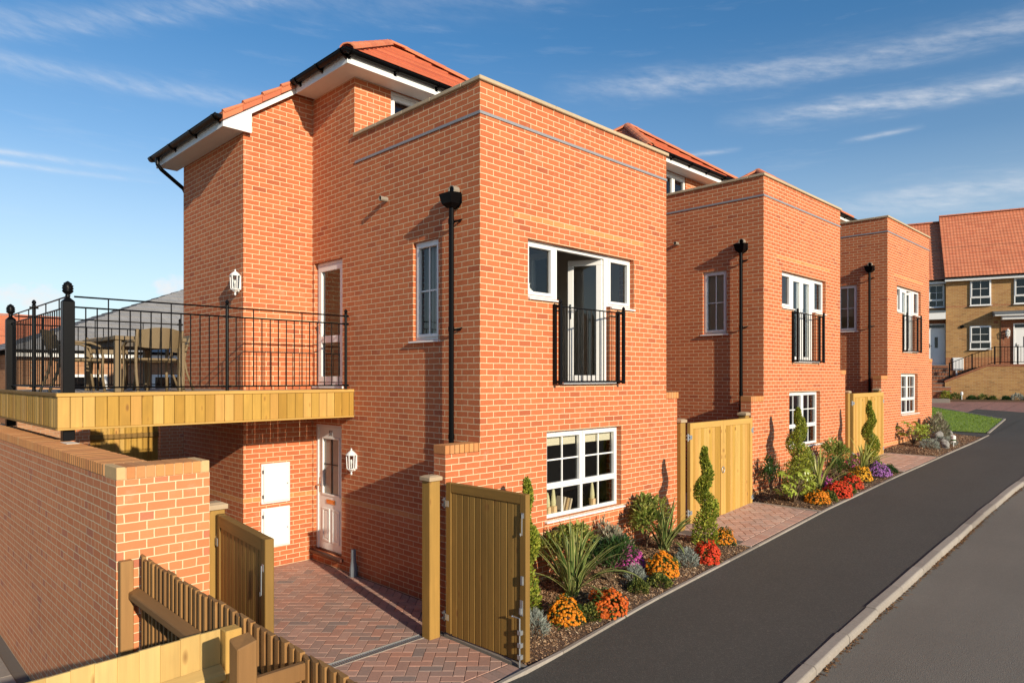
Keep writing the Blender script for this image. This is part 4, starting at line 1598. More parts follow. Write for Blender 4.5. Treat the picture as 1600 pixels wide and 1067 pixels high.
house = make_house()
PITCH, RISE = 7.685, 0.425
houses = [house]
for i in (1, 2):
    h = copy_tree(house)
    h.location = (HX + PITCH * i, HY, RISE * i)
    houses.append(h)
for h, lab in zip(houses, ('red brick house nearest the camera, with open french doors, parapet and hipped roof',
                           'middle red brick house of the row, behind the first double gate, french doors shut',
                           'farthest red brick house of the row, beside the green lawn')):
    tag(h, lab, 'house', 'red brick houses stepping up the street')
# french doors: open in the first house, shut in the second, one leaf ajar in the third
for h, (al, ar) in zip(houses, ((R(88), R(62)), (0.0, 0.0), (R(0), R(35)))):
    leaf_door(h, (1.507, 0.108, 2.905), 0.527, 1.83, al, 1, 'french_door')
    leaf_door(h, (2.563, 0.108, 2.905), 0.527, 1.83, ar, -1, 'french_door')

# ------------------------------------------------------------------ things fixed to the first house


def lantern(loc, rz, label, scale=1.0):
    """white half lantern; built facing -X, against a wall at x=0"""
    root = empty('wall_lantern', loc, rz, label, 'wall light', None)
    root.scale = (scale * 0.86,) * 3
    b = MB()
    b.box(-0.02, -0.055, -0.13, -0.001, 0.055, 0.12)
    b.box(-0.05, -0.03, -0.16, -0.02, 0.03, -0.13)
    c = (-0.085, 0, 0)
    for k in range(6):
        a0 = math.pi * k / 3 + math.pi / 6
        p = Vector((c[0] + math.cos(a0) * 0.072, math.sin(a0) * 0.072, 0))
        q = Vector((c[0] + math.cos(a0) * 0.084, math.sin(a0) * 0.084, 0))
        b.tube([p + Vector((0, 0, -0.115)), q + Vector((0, 0, 0.115))], 0.010, 6)
        a1 = a0 + math.pi / 3
        for z, rr in ((0.0, 0.078),):
            pass
    b.lathe(c, [(0.02, -0.175), (0.05, -0.15), (0.082, -0.125), (0.082, -0.112), (0.05, -0.112)], 6)
    b.lathe(c, [(0.092, 0.112), (0.098, 0.125), (0.06, 0.165), (0.030, 0.19), (0.012, 0.20), (0.016, 0.215), (0.006, 0.235)], 12)
    b.lathe(c, [(0.012, -0.23), (0.02, -0.21), (0.012, -0.19), (0.015, -0.17)], 8)
    b.build('lantern_frame', MAT['white_upvc'], root, bevel=0.002)
    g = MB()
    g.lathe(c, [(0.066, -0.112), (0.074, 0.112)], 6)
    g.build('glass', MAT['clear_glass'], root)
    l = MB()
    l.lathe(c, [(0.014, -0.11), (0.014, -0.05), (0.028, -0.02), (0.03, 0.01), (0.015, 0.04)], 10)
    l.build('bulb', MAT['ceramic_white'], root)
    return root


lantern((HX + WING_X, 10.445, EYE + 1.455), 0, 'white lantern on the brick wall above the timber deck railing')
lantern((HX, 9.02, EYE - 1.26), 0, 'white lantern on the brick wall right of the numbered front door')


def meter_box(M, w, h, label):
    root = empty('meter_cabinet', M.to_translation(), 0, label, 'meter box')
    M2 = M.copy()
    M2.translation = (0, 0, 0)
    b = MB(M2)
    b.box(-0.02, -0.02, 0.001, w + 0.02, h + 0.02, 0.035)
    b.build('case', MAT['white_upvc'], root, bevel=0.008)
    d = MB(M2)
    d.box(0.008, 0.008, 0.0355, w - 0.004, h - 0.004, 0.062)
    d.build('door', MAT['white_upvc'], root, bevel=0.012, seg=2)
    k = MB(M2)
    k.tube([(w - 0.04, h * 0.47, 0.060), (w - 0.04, h * 0.47, 0.066)], 0.010, 10)
    for z in (0.10, h - 0.10):
        k.box(-0.012, z - 0.025, 0.036, 0.006, z + 0.025, 0.066)
    k.build('lock', MAT['digit_grey'], root)
    return root


meter_box(front_frame(HX - 0.86, 10.326, EYE - 1.945), 0.435, 0.585, 'upper white meter box on the brick wall left of the front door')
meter_box(front_frame(HX - 0.86, 10.326, EYE - 2.64), 0.435, 0.585, 'lower white meter box on the brick wall left of the front door')


def house_number():
    t = bpy.data.curves.new('house_number', 'FONT')
    t.body = '51'
    t.size = 0.115
    t.extrude = 0.004
    t.align_x = 'CENTER'
    o = bpy.data.objects.new('house_number', t)
    COL.objects.link(o)
    bpy.context.view_layer.update()
    me = bpy.data.meshes.new_from_object(o.evaluated_get(bpy.context.evaluated_depsgraph_get()))
    bpy.data.objects.remove(o)
    me.materials.clear()
    me.materials.append(MAT['digit_grey'])
    n = bpy.data.objects.new('house_number', me)
    COL.objects.link(n)
    n.matrix_world = side_frame(HX + 0.068, HY + 4.06 - 0.435, 0.17 + 1.875)
    tag(n, 'grey number 51 fixed to the top of the white front door', 'number')


house_number()


def gully():
    mb = MB()
    x, y = HX - 0.06, 8.98
    mb.tube([(x, y, 0.26), (x, y, 0.40)], 0.04, 10)
    mb.tube([(x, y, 0.0), (x, y, 0.10), (x, y, 0.20), (x, y, 0.30)], 0.05, 10, radii=[0.06, 0.06, 0.045, 0.036])
    o = mb.build('boot_pipe', MAT['grey_plastic'])
    tag(o, 'stubby grey pipe boot on the block paving beside the front door', 'pipe')


gully()


def drain():
    root = empty('drain_channel', (2.5, 6.345, 0), 0, 'narrow slotted drain channel across the drive between the open gates', 'drain')
    mb = MB()
    mb.box(0, -0.065, -0.10, 2.35, -0.052, 0.006)
    mb.box(0, 0.052, -0.10, 2.35, 0.065, 0.006)
    mb.box(0, -0.05, -0.12, 2.35, 0.05, -0.05)
    mb.build('channel', MAT['concrete'], root)
    g = MB()
    g.box(0, -0.050, -0.02, 2.35, -0.042, 0.003)
    g.box(0, 0.042, -0.02, 2.35, 0.050, 0.003)
    x = 0.01
    while x < 2.34:
        g.box(x, -0.042, -0.018, x + 0.013, 0.042, 0.0015)
        x += 0.028
    g.build('grating', MAT['galvanised'], root)


drain()

# ------------------------------------------------------------------ garden wall


def garden_wall():
    root = empty('garden_wall', (1.636, 6.12, 0), 0, 'red brick garden wall with orange brick-on-edge top, under the deck posts', 'garden wall')
    w = MB()
    top = 2.147
    w.box(0, 0, -1.3, 0.73, 0.33, top)
    w.box(0, 0.33, -1.3, 0.33, 9.5, top - 0.0005)
    w.build('wall', MAT['garden_brick'], root)
    c = MB()
    # returns: coping bricks on edge across the wall
    x = 0.0
    y0, y1 = -0.004, 0.334
    n = 10
    for i in range(1, n - 1):
        a = i * 0.0735
        c.box(a, y0, top + 0.004, a + 0.0665, y1, top + 0.103 + random.uniform(-.001, .001))
    y = 0.342
    while y < 9.4:
        c.box(-0.004, y, top + 0.004, 0.334, y + 0.0665, top + 0.103 + random.uniform(-.0015, .0015))
        y += 0.0735
    c.build('brick_capping', MAT['coping_brick'], root, bevel=0.004)
    for a in (0.0, 9 * 0.0735):
        e = MB()
        e.box(a, y0, top + 0.004, a + 0.0665, y1, top + 0.104)
        e.build('end_brick', MAT['buff_stone'], root, bevel=0.004)
    m = MB()
    m.box(0.002, 0.002, top + 0.0005, 0.728, 0.328, top + 0.098)
    m.box(0.002, 0.33, top + 0.0005, 0.328, 9.4, top + 0.0975)
    m.build('mortar_bed', MAT['sandy_mortar'], root)
    p = MB()
    p.box(0.20, 2.55, top + 0.1035, 0.32, 2.85, top + 0.108)
    p.build('mortar_patch', MAT['pale_mortar'], root)


plain('sandy_mortar', (0.52, 0.36, 0.19), 0.9, nscale=30, amp=0.4)
plain('pale_mortar', (0.62, 0.55, 0.45), 0.9, nscale=30, amp=0.5)
garden_wall()

# ------------------------------------------------------------------ timber deck on posts
DZ = EYE - 0.185        # deck level
DX0, DX1, DY0, DY1 = 1.829, 5.640, 9.052, 12.78


def acorn(mb, c, s=1.0):
    mb.lathe(c, [(0.03 * s, 0), (0.022 * s, 0.018 * s), (0.030 * s, 0.032 * s), (0.020 * s, 0.042 * s), (0.048 * s, 0.070 * s), (0.058 * s, 0.082 * s), (0.058 * s, 0.094 * s), (0.050 * s, 0.098 * s),
                 (0.054 * s, 0.118 * s), (0.050 * s, 0.150 * s), (0.036 * s, 0.178 * s), (0.016 * s, 0.196 * s), (0.003 * s, 0.203 * s)], 16)
    for k in range(10):
        for r_, z in ((0.053, 0.118), (0.050, 0.145), (0.036, 0.172)):
            a = 2 * math.pi * (k + (0.5 if z == 0.145 else 0)) / 10
            p = Vector(c) + Vector((math.cos(a) * r_ * s, math.sin(a) * r_ * s, z * s))
            mb.lathe(p, [(0.0, -0.012 * s), (0.010 * s, 0), (0.0, 0.012 * s)], 5)


def deck():
    root = empty('raised_deck', (DX0, DY0, 0), 0, 'raised timber deck with yellow board fascia and black iron railings beside the house', 'deck')
    o = Vector((DX0, DY0, 0))

    def L(x, y, z):
        return (x - DX0, y - DY0, z)
    b = MB()
    y = 0.03
    while y < DY1 - DY0 - 0.1:
        x1 = (DX1 if y + 0.12 < 10.32 - DY0 else HX + WING_X - 0.01) - DX0
        if y < 10.32 - DY0 < y + 0.13:
            x1 = HX + WING_X - 0.01 - DX0
        b.box(0.03, y, DZ - 0.03, x1 - 0.003, y + 0.118, DZ)
        y += 0.124
    b.build('deck_boards', MAT['deck_timber'], root, bevel=0.004)
    f = MB()
    x = 0.0
    while x < DX1 - DX0 - 0.02:
        w_ = min(0.122, DX1 - DX0 - x)
        f.box(x + 0.001, random.uniform(0, 0.002), DZ - 0.385, x + w_ - 0.002, 0.022, DZ - 0.032)
        x += 0.1245
    f.build('fascia', MAT['treated_timber'], root, bevel=0.004)
    f = MB()
    y = 0.024
    while y < DY1 - DY0:
        f.box(random.uniform(0, 0.002), y, DZ - 0.385, 0.022, y + 0.121, DZ - 0.032)
        y += 0.1245
    f.build('fascia', MAT['treated_timber'], root, bevel=0.004)
    t = MB()
    t.box(-0.012, -0.014, DZ - 0.031, DX1 - DX0, 0.028, DZ + 0.012)
    t.box(-0.004, -0.016, DZ - 0.408, DX1 - DX0 - 0.003, 0.021, DZ - 0.3855)
    t.build('trim', MAT['treated_timber_x'], root, bevel=0.004)
    t = MB()
    t.box(-0.013, 0.029, DZ - 0.0305, 0.029, DY1 - DY0, DZ + 0.010)
    t.box(-0.014, 0.023, DZ - 0.408, 0.021, DY1 - DY0, DZ - 0.3855)
    t.build('trim', MAT['gate_timber_y'], root, bevel=0.004)
    j = MB()
    for x in frange(0.4, 3.6, 0.4):
        y1 = (1.25 if x > 2.62 else 3.6)
        j.box(x, 0.03, DZ - 0.36, x + 0.045, y1, DZ - 0.032)
    j.box(0.03, 3.62, DZ - 0.37, 2.6, 3.70, DZ - 0.032)
    j.build('joist', MAT['treated_timber_y'], root)
    # heavy posts with acorn finials
    PX = 1.950
    for py in (9.16, 12.62):
        p = MB()
        h = 0.060
        zb = 2.252
        p.box(PX - h - DX0, py - h - DY0, zb, PX + h - DX0, py + h - DY0, EYE + 0.87)
        p.add([L(PX - h, py - h, EYE + 0.87), L(PX + h, py - h, EYE + 0.87), L(PX + h, py + h, EYE + 0.87), L(PX - h, py + h, EYE + 0.87),
               L(PX - 0.02, py - 0.02, EYE + 0.915), L(PX + 0.02, py - 0.02, EYE + 0.915), L(PX + 0.02, py + 0.02, EYE + 0.915), L(PX - 0.02, py + 0.02, EYE + 0.915)],
              [(0, 1, 5, 4), (1, 2, 6, 5), (2, 3, 7, 6), (3, 0, 4, 7), (4, 5, 6, 7)])
        po = p.build('post', MAT['black_iron'], root, bevel=0.005)
        a = MB()
        acorn(a, L(PX, py, EYE + 0.905), 0.98)
        a.build('finial', MAT['black_iron'], po, smooth=True)
    R1, R2, RB = EYE + 0.93, EYE + 0.81, EYE - 0.115

    def thin_post(x, y):
        p = MB()
        p.tube([L(x, y, DZ), L(x, y, R1 + 0.03)], 0.022, 10)
        for z in (R1 + 0.03,):
            p.lathe(L(x, y, z), [(0.024, 0), (0.030, 0.006), (0.014, 0.014), (0.024, 0.024), (0.027, 0.04), (0.02, 0.062), (0.004, 0.075)], 10)
        for z in (R1, R2, RB):
            p.box(x - 0.05 - DX0, y - 0.006 - DY0, z - 0.014, x + 0.05 - DX0, y + 0.006 - DY0, z + 0.014)
            p.box(x - 0.006 - DX0, y - 0.05 - DY0, z - 0.0135, x + 0.006 - DX0, y + 0.05 - DY0, z + 0.0135)
        p.build('railing_post', MAT['black_iron'], root)

    def rail(a, b, tall=6, n=None):
        a, b = Vector((a[0] - DX0, a[1] - DY0, 0)), Vector((b[0] - DX0, b[1] - DY0, 0))
        ro = None
        for z in (R1, R2, RB):
            m = MB()
            m.tube([a + Vector((0, 0, z)), b + Vector((0, 0, z))], 0.010, 4)
            q = m.build('railing' if ro is None else 'rail', MAT['black_iron'], ro or root)
            ro = ro or q
        d = b - a
        n = n or max(2, int(round(d.length / 0.117)))
        for i in range(1, n):
            p = a + d * i / n
            bb = MB()
            bb.tube([p + Vector((0, 0, RB)), p + Vector((0, 0, R1 if i % tall == tall // 2 else R2))], 0.0075, 6)
            bb.build('baluster', MAT['black_iron'], ro)
    for x in (3.768, 5.560):
        thin_post(x, 9.15)
    rail((PX + 0.06, 9.15), (3.768, 9.15))
    rail((3.768, 9.15), (5.560, 9.15))
    thin_post(PX, 10.975)
    rail((PX, 9.22), (PX, 10.975))
    rail((PX, 10.975), (PX, 12.56))
    thin_post(4.40, 12.70)
    rail((PX + 0.06, 12.70), (4.40, 12.70))
    return root


deck()


def table_set():
    # table top 0.74 above the deck
    t = empty('dining_table', (2.62, 9.86, DZ), 0, 'rectangular woven rattan dining table on the timber deck', 'table')
    w, l, h = 0.86, 1.50, 0.725
    m = MB()
    m.box(-0.02, -0.02, h - 0.055, w + 0.02, l + 0.02, h)
    m.build('tabletop', MAT['rattan'], t, bevel=0.008)
    g = MB()
    g.box(0.05, 0.05, h - 0.13, w - 0.05, l - 0.05, h - 0.056)
    g.build('apron', MAT['rattan_dark'], t)
    for x in (0.0, w - 0.075):
        for y in (0.0, l - 0.075):
            m = MB()
            m.box(x, y, 0, x + 0.075, y + 0.075, h - 0.0555)
            m.build('leg', MAT['rattan'], t, bevel=0.006)
    proto = None
    labs = ['rattan chair at the near end of the deck table, its back to the street',
            'rattan chair on the left long side of the deck table, behind the big post',
            'rattan chair on the right side of the deck table, nearest the house wall',
            'rattan chair at the far end of the deck table']
    for (x, y, rz), lab in zip(((2.98, 9.60, 0), (2.36, 10.62, R(-90)), (3.42, 10.66, R(92)), (3.06, 11.62, R(180))), labs):
        if proto is None:
            c = empty('rattan_chair', (x, y, DZ), rz)
            # seat faces +Y: back at -Y
            s = MB()
            s.box(-0.24, -0.20, 0.40, 0.24, 0.26, 0.435)
            s.build('seat', MAT['rattan'], c, bevel=0.012)
            a = MB()
            NB = 14
            for i in range(NB):
                a0, a1 = -0.26 + 0.52 * i / NB, -0.26 + 0.52 * (i + 1) / NB
                f = lambda q: -0.25 - 0.085 * (1 - (q / 0.27) ** 2)
                tz = lambda q: 0.765 + 0.045 * (1 - (q / 0.27) ** 2)
                lz = lambda q: 0.575 - 0.025 * (1 - (q / 0.27) ** 2)
                a.add([(a0, f(a0), lz(a0)), (a1, f(a1), lz(a1)), (a1, f(a1) - 0.07, tz(a1)), (a0, f(a0) - 0.07, tz(a0)),
                       (a0, f(a0) + 0.026, lz(a0)), (a1, f(a1) + 0.026, lz(a1)), (a1, f(a1) - 0.044, tz(a1)), (a0, f(a0) - 0.044, tz(a0))],
                      [(0, 1, 2, 3), (7, 6, 5, 4), (3, 2, 6, 7), (1, 0, 4, 5), (0, 3, 7, 4), (2, 1, 5, 6)])
            a.build('backrest', MAT['rattan'], c, smooth=False)
            for sx in (-1, 1):
                m = MB()
                m.tube([(sx * 0.27, -0.36, 0.0), (sx * 0.265, -0.27, 0.25), (sx * 0.26, -0.235, 0.45), (sx * 0.262, -0.265, 0.62), (sx * 0.265, -0.325, 0.785)], 0.018, 8)
                m.build('leg', MAT['rattan'], c, smooth=True)
                m = MB()
                m.tube([(sx * 0.27, 0.27, 0.0), (sx * 0.255, 0.235, 0.25), (sx * 0.262, 0.25, 0.45), (sx * 0.27, 0.22, 0.60), (sx * 0.27, 0.10, 0.645), (sx * 0.27, -0.12, 0.65), (sx * 0.265, -0.27, 0.64)], 0.018, 8)
                m.build('leg', MAT['rattan'], c, smooth=True)
            proto = c
        else:
            c = copy_tree(proto)
            c.location = (x, y, DZ)
            c.rotation_euler.z = rz
        tag(c, lab, 'chair', 'rattan chairs round the deck table')


table_set()

# ------------------------------------------------------------------ gates


def gate_post(x0, x1, y0, y1, zb, zt, label, wood='post_timber'):
    r = empty('gate_post', ((x0 + x1) / 2, (y0 + y1) / 2, zb), 0, label, 'gate post')
    w, d = (x1 - x0) / 2, (y1 - y0) / 2
    p = MB()
    p.box(-w, -d, -0.2, w, d, zt - zb - 0.062)
    p.build('shaft', MAT[wood], r, bevel=0.008)
    c = MB()
    e = 0.02
    h = zt - zb
    c.add([(-w - e, -d - e, h - 0.06), (w + e, -d - e, h - 0.06), (w + e, d + e, h - 0.06), (-w - e, d + e, h - 0.06),
           (-w - e, -d - e, h - 0.018), (w + e, -d - e, h - 0.018), (w + e, d + e, h - 0.018), (-w - e, d + e, h - 0.018),
           (-w + .02, -d + .02, h), (w - .02, -d + .02, h), (w - .02, d - .02, h), (-w + .02, d - .02, h)],
          [(0, 3, 2, 1), (0, 1, 5, 4), (1, 2, 6, 5), (2, 3, 7, 6), (3, 0, 4, 7), (4, 5, 9, 8), (5, 6, 10, 9), (6, 7, 11, 10), (7, 4, 8, 11), (8, 9, 10, 11)])
    c.build('cap', MAT['grey_timber'], r, bevel=0.004)
    return r


def gate_leaf(hinge, ang, width, h, label, hardware=True, dark=True, boards_out=True, th=0.068, ring=None, group=None, zoff=0.05):
    """leaf built along local +X from the hinge; local -Y is the side with recessed boards in a frame"""
    r = empty('gate_leaf', hinge, ang, label, 'gate', group)
    st = 0.085
    z0 = zoff
    wd = 'gate_timber' if dark else 'treated_timber'
    for sx in (0, width - st):
        f = MB()
        f.box(sx, -th / 2, z0, sx + st, th / 2, h)
        f.build('stile', MAT[wd], r, bevel=0.005)
    t = MB()
    t.box(st + 0.0005, -th / 2 + 0.001, h - 0.105, width - st - 0.0005, th / 2 - 0.001, h - 0.0005)
    t.build('rail', MAT[wd + '_x'], r, bevel=0.005)
    for za in (0.16, h * 0.52):
        t2 = MB()
        t2.box(st + 0.0005, th / 2 - 0.034, za, width - st - 0.0005, th / 2 - 0.0005, za + 0.105)
        t2.build('rail', MAT[wd + '_x'], r, bevel=0.004)
    b = MB()
    n = int(round((width - 2 * st) / 0.094))
    bw = (width - 2 * st) / n
    for i in range(n):
        x = st + bw * i
        zb_ = z0 - 0.012
        # V-jointed board
        v = 0.009
        y0, y1 = -th / 2 + 0.013, -th / 2 + 0.033
        b.prism([(x + 0.0008, y1, zb_), (x + 0.0008, y0 + v, zb_), (x + v, y0, zb_), (x + bw - v, y0, zb_), (x + bw - 0.0008, y0 + v, zb_), (x + bw - 0.0008, y1, zb_)], (0, 0, h - 0.1055 - zb_))
    b.build('board_panel', MAT[wd], r)
    # strap hinges
    for z in (0.23, h - 0.24):
        g = MB()
        for dz in (-0.03, 0.03):
            g.box(-0.075, -0.03, z + dz - 0.011, 0.0, 0.012, z + dz + 0.011)
        g.tube([(-0.045, -0.012, z - 0.06), (-0.045, -0.012, z + 0.06)], 0.014, 8)
        g.box(0.0, -th / 2 - 0.006, z - 0.035, 0.05, -th / 2 - 0.0005, z + 0.035)
        g.box(-0.006, -th / 2 - 0.006, z - 0.035, 0.0, th / 2, z + 0.035)
        g.build('hinge', MAT['galvanised'], r, bevel=0.002)
    if hardware:
        y = -th / 2
        k = MB()
        # drop bolt
        k.tube([(width - 0.155, y - 0.03, 0.50), (width - 0.058, y - 0.03, 0.50), (width - 0.058, y - 0.03, -0.015)], 0.0085, 8)
        k.lathe((width - 0.16, y - 0.03, 0.49), [(0.004, 0), (0.014, 0.006), (0.014, 0.014), (0.004, 0.02)], 8)
        k.box(width - 0.078, y - 0.006, 0.52, width - 0.038, y - 0.0005, 0.68)
        k.box(width - 0.07, y - 0.028, 0.54, width - 0.046, y - 0.006, 0.60)
        for z in (0.08, 0.2, 0.33):
            k.box(width - 0.082, y - 0.042, z, width - 0.036, y - 0.0005, z + 0.045)
        k.build('drop_bolt', MAT['galvanised'], r, bevel=0.002)
        k = MB()
        k.box(width - 0.062, y - 0.004, h - 0.245, width - 0.024, y - 0.0005, h - 0.19)
        k.tube([(width - 0.043, y - 0.012, h - 0.20), (width - 0.043, y - 0.014, h - 0.42), (width - 0.062, y - 0.014, h - 0.43), (width - 0.066, y - 0.014, h - 0.40)], 0.005, 6)
        k.build('latch_hook', MAT['galvanised'], r, bevel=0.002)
        k = MB()
        k.box(width - 0.06, y - 0.018, h - 0.93, width - 0.028, y - 0.0005, h - 0.84)
        k.build('keep', MAT['galvanised'], r, bevel=0.002)
    if ring:
        k = MB()
        cx, cz = ring
        k.tube([(cx + 0.045 * math.cos(2 * math.pi * i / 14), -th / 2 - 0.015, cz + 0.052 * math.sin(2 * math.pi * i / 14)) for i in range(15)], 0.006, 6, caps=False)
        k.lathe((cx, -th / 2 - 0.012, cz + 0.052), [(0.002, -0.012), (0.014, 0), (0.002, 0.012)], 8)
        k.build('ring_handle', MAT['galvanised'], r)
    return r


GH = 1.77
gate_post(4.835, 4.985, 6.175, 6.325, 0.0, 1.855, 'timber post carrying the open right gate, against the brick wing wall')
gate_post(2.375, 2.525, 6.175, 6.325, 0.0, 1.86, 'timber post carrying the open left gate, beside the garden wall end')
gr = gate_leaf((5.062, 6.13, 0.0), R(-88.0), 1.235, GH, 'large brown timber gate standing open in front of the flower bed', True, True)
gl = gate_leaf((2.463, 6.13, 0.0), R(-96.0), 1.235, GH, 'brown timber gate standing open beside the brown feather-edge fence', True, True)

for i, x0 in ((1, 10.115), (2, 17.80)):
    z = G(x0 + 1.2) - 0.02
    who = ('between the first and middle houses', 'between the middle and last houses')[i - 1]
    gate_post(x0, x0 + 0.15, 6.16, 6.31, z, z + 1.82, f'left timber gate post of the closed pair {who}')
    gate_post(x0 + 2.36, x0 + 2.51, 6.185, 6.335, z, z + 1.85, f'right timber gate post of the closed pair {who}')
    gate_leaf((x0 + 0.215, 6.14, z), R(0), 1.13, 1.745, f'left yellow timber gate leaf of the closed pair {who}', False, False, ring=(1.10, 0.86), group='closed yellow gate leaves')
    # right leaf: hung on the other side
    rl = gate_leaf((x0 + 2.48, 6.14, z), R(0), 1.13, 1.745, f'right yellow timber gate leaf of the closed pair {who}', False, False, group='closed yellow gate leaves')
    rl.scale = (-1, 1, 1)

# ------------------------------------------------------------------ foreground fences


def feather_fence():
    X, top = 1.79, EYE - 1.435
    r = empty('feather_edge_fence', (X, 6.05, 0), 0, 'dark brown feather-edge fence running from the garden wall towards the camera', 'fence')
    b = MB()
    y = 0.0
    rng = random.Random(2)
    while y > -5.0:
        h = top + rng.uniform(-0.010, 0.012) + 0.010 * y
        w = 0.100
        j = rng.uniform(-0.004, 0.004)
        b.prism([(0.012 + j, y, -0.5), (0.030 + j, y, -0.5), (0.046 + j, y - w - 0.012, -0.5), (0.038 + j, y - w - 0.012, -0.5)], (0, 0, h + 0.5)) if False else None
        # thick edge towards the camera side of each board
        b.prism([(-0.018 + j, y - w, -0.5), (-0.018 + j, y - w + 0.03, -0.5), (0.008 + j, y + 0.012, -0.5), (0.016 + j, y + 0.012, -0.5), (0.012 + j, y - w, -0.5)], (0, 0, h + 0.5))
        y -= w - 0.014
    b.build('boards', MAT['brown_timber'], r)
    q = MB()
    for z in (top - 0.24,):
        q.prism([(-0.02, -0.02, z), (-0.095, -0.02, z - 0.03), (-0.095, -0.02, z - 0.085), (-0.02, -0.02, z - 0.115)], (0, -4.6, -0.045))
    q.build('rail', MAT['brown_timber_y'], r, bevel=0.006)
    p = MB()
    p.box(-0.15, -0.03, -0.6, -0.055, 0.045, top - 0.02)
    p.build('post', MAT['mid_timber'], r, bevel=0.006)
    return r


feather_fence()


def pale_fence():
    Y, top = 4.08, EYE - 1.475
    r = empty('closeboard_fence', (1.70, Y, 0), 0, 'pale new closeboard fence in the bottom left corner', 'fence')
    b = MB()
    x = -0.06
    rng = random.Random(8)
    while x > -3.6:
        w = 0.118
        h = top + rng.uniform(-0.002, 0.003) + 0.028 * x
        b.prism([(x, 0.0, -0.6), (x, 0.016, -0.6), (x - w, 0.010, -0.6), (x - w, -0.008, -0.6)], (0, 0, h + 0.6))
        x -= 0.107
    b.build('boards', MAT['pale_timber'], r, bevel=0.0015)
    q = MB()
    z = top - 0.20
    q.prism([(-0.06, -0.008, z), (-0.06, -0.085, z - 0.035), (-0.06, -0.085, z - 0.075), (-0.06, -0.008, z - 0.11)], (-3.4, 0, -0.10))
    q.build('rail', MAT['pale_timber_x'], r, bevel=0.004)
    p = MB()
    p.box(-0.052, -0.06, -0.6, 0.045, 0.035, top - 0.005)
    p.build('post', MAT['treated_timber'], r, bevel=0.006)


pale_fence()


def stub_post():
    m = MB()
    x, y, zt = 1.40, 3.28, EYE - 1.30
    m.add([(x, y, -0.5), (x + 0.10, y, -0.5), (x + 0.10, y + 0.10, -0.5), (x, y + 0.10, -0.5),
           (x, y, zt - 0.012), (x + 0.10, y, zt + 0.012), (x + 0.10, y + 0.10, zt + 0.03), (x, y + 0.10, zt + 0.02)],
          [(0, 3, 2, 1), (4, 5, 6, 7), (0, 1, 5, 4), (1, 2, 6, 5), (2, 3, 7, 6), (3, 0, 4, 7)])
    m.box(x + 0.101, y + 0.03, zt - 0.28, x + 0.40, y + 0.07, zt - 0.19)
    tag(m.build('fence_post', MAT['brown_timber'], bevel=0.006), 'brown square fence post with slanting top, nearest the camera', 'fence post')


stub_post()


def rear_garden():
    r = empty('rear_fence', (4.03, 17.05, 0), 0, 'sunlit timber fence seen beneath the deck', 'fence')
    b = MB()
    x = 0.02
    rng = random.Random(4)
    while x < 1.36:
        b.prism([(x, 0, -0.6), (x + 0.1, 0.012, -0.6), (x + 0.1, 0.024, -0.6), (x, 0.02, -0.6)], (0, 0, 2.95 + rng.uniform(-0.01, 0.01)))
        x += 0.095
    b.build('boards', MAT['treated_timber'], r)
    q = MB()
    q.box(0.0, -0.06, 1.62, 1.38, -0.004, 1.72)
    q.build('rail', MAT['gate_timber_x'], r, bevel=0.004)
    for (a, b, c, d, h, lab) in ((3.55, 16.95, 4.02, 17.3, 2.3, 'red brick pier left of the sunlit fence beneath the deck'), (5.42, 16.9, 6.6, 17.2, 2.6, 'dark red brick pier right of the sunlit fence beneath the deck')):
        m = MB()
        m.box(a, b, -1.0, c, d, h)
        tag(m.build('brick_pier', MAT['garden_brick']), lab, 'brick pier')


rear_garden()

# ------------------------------------------------------------------ planting


def leaf(mb, p, d, up, L, w, fold=0.25, curl=0.2, mi=0):
    """pointed folded leaf from p along d"""
    d = d.normalized()
    s = d.cross(up)
    if s.length < 1e-4:
        s = d.cross(Vector((1, 0, 0)))
    s.normalize()
    n = s.cross(d)
    m = p + d * L * 0.45 + n * L * 0.05
    e = p + d * L - n * L * curl
    a = m + s * w / 2 + n * w * fold
    b = m - s * w / 2 + n * w * fold
    q = p + d * L * 0.78 - n * L * curl * 0.5
    c = q + s * w * 0.3 + n * w * fold * 0.5
    f = q - s * w * 0.3 + n * w * fold * 0.5
    mb.add([p, a, m, b, c, q, f, e], [(0, 1, 2), (0, 2, 3), (1, 4, 5, 2), (2, 5, 6, 3), (4, 7, 5), (5, 7, 6)], mi)


def rdir(rng):
    z = rng.uniform(-1, 1)
    a = rng.uniform(0, 2 * math.pi)
    r = math.sqrt(1 - z * z)
    return Vector((r * math.cos(a), r * math.sin(a), z))


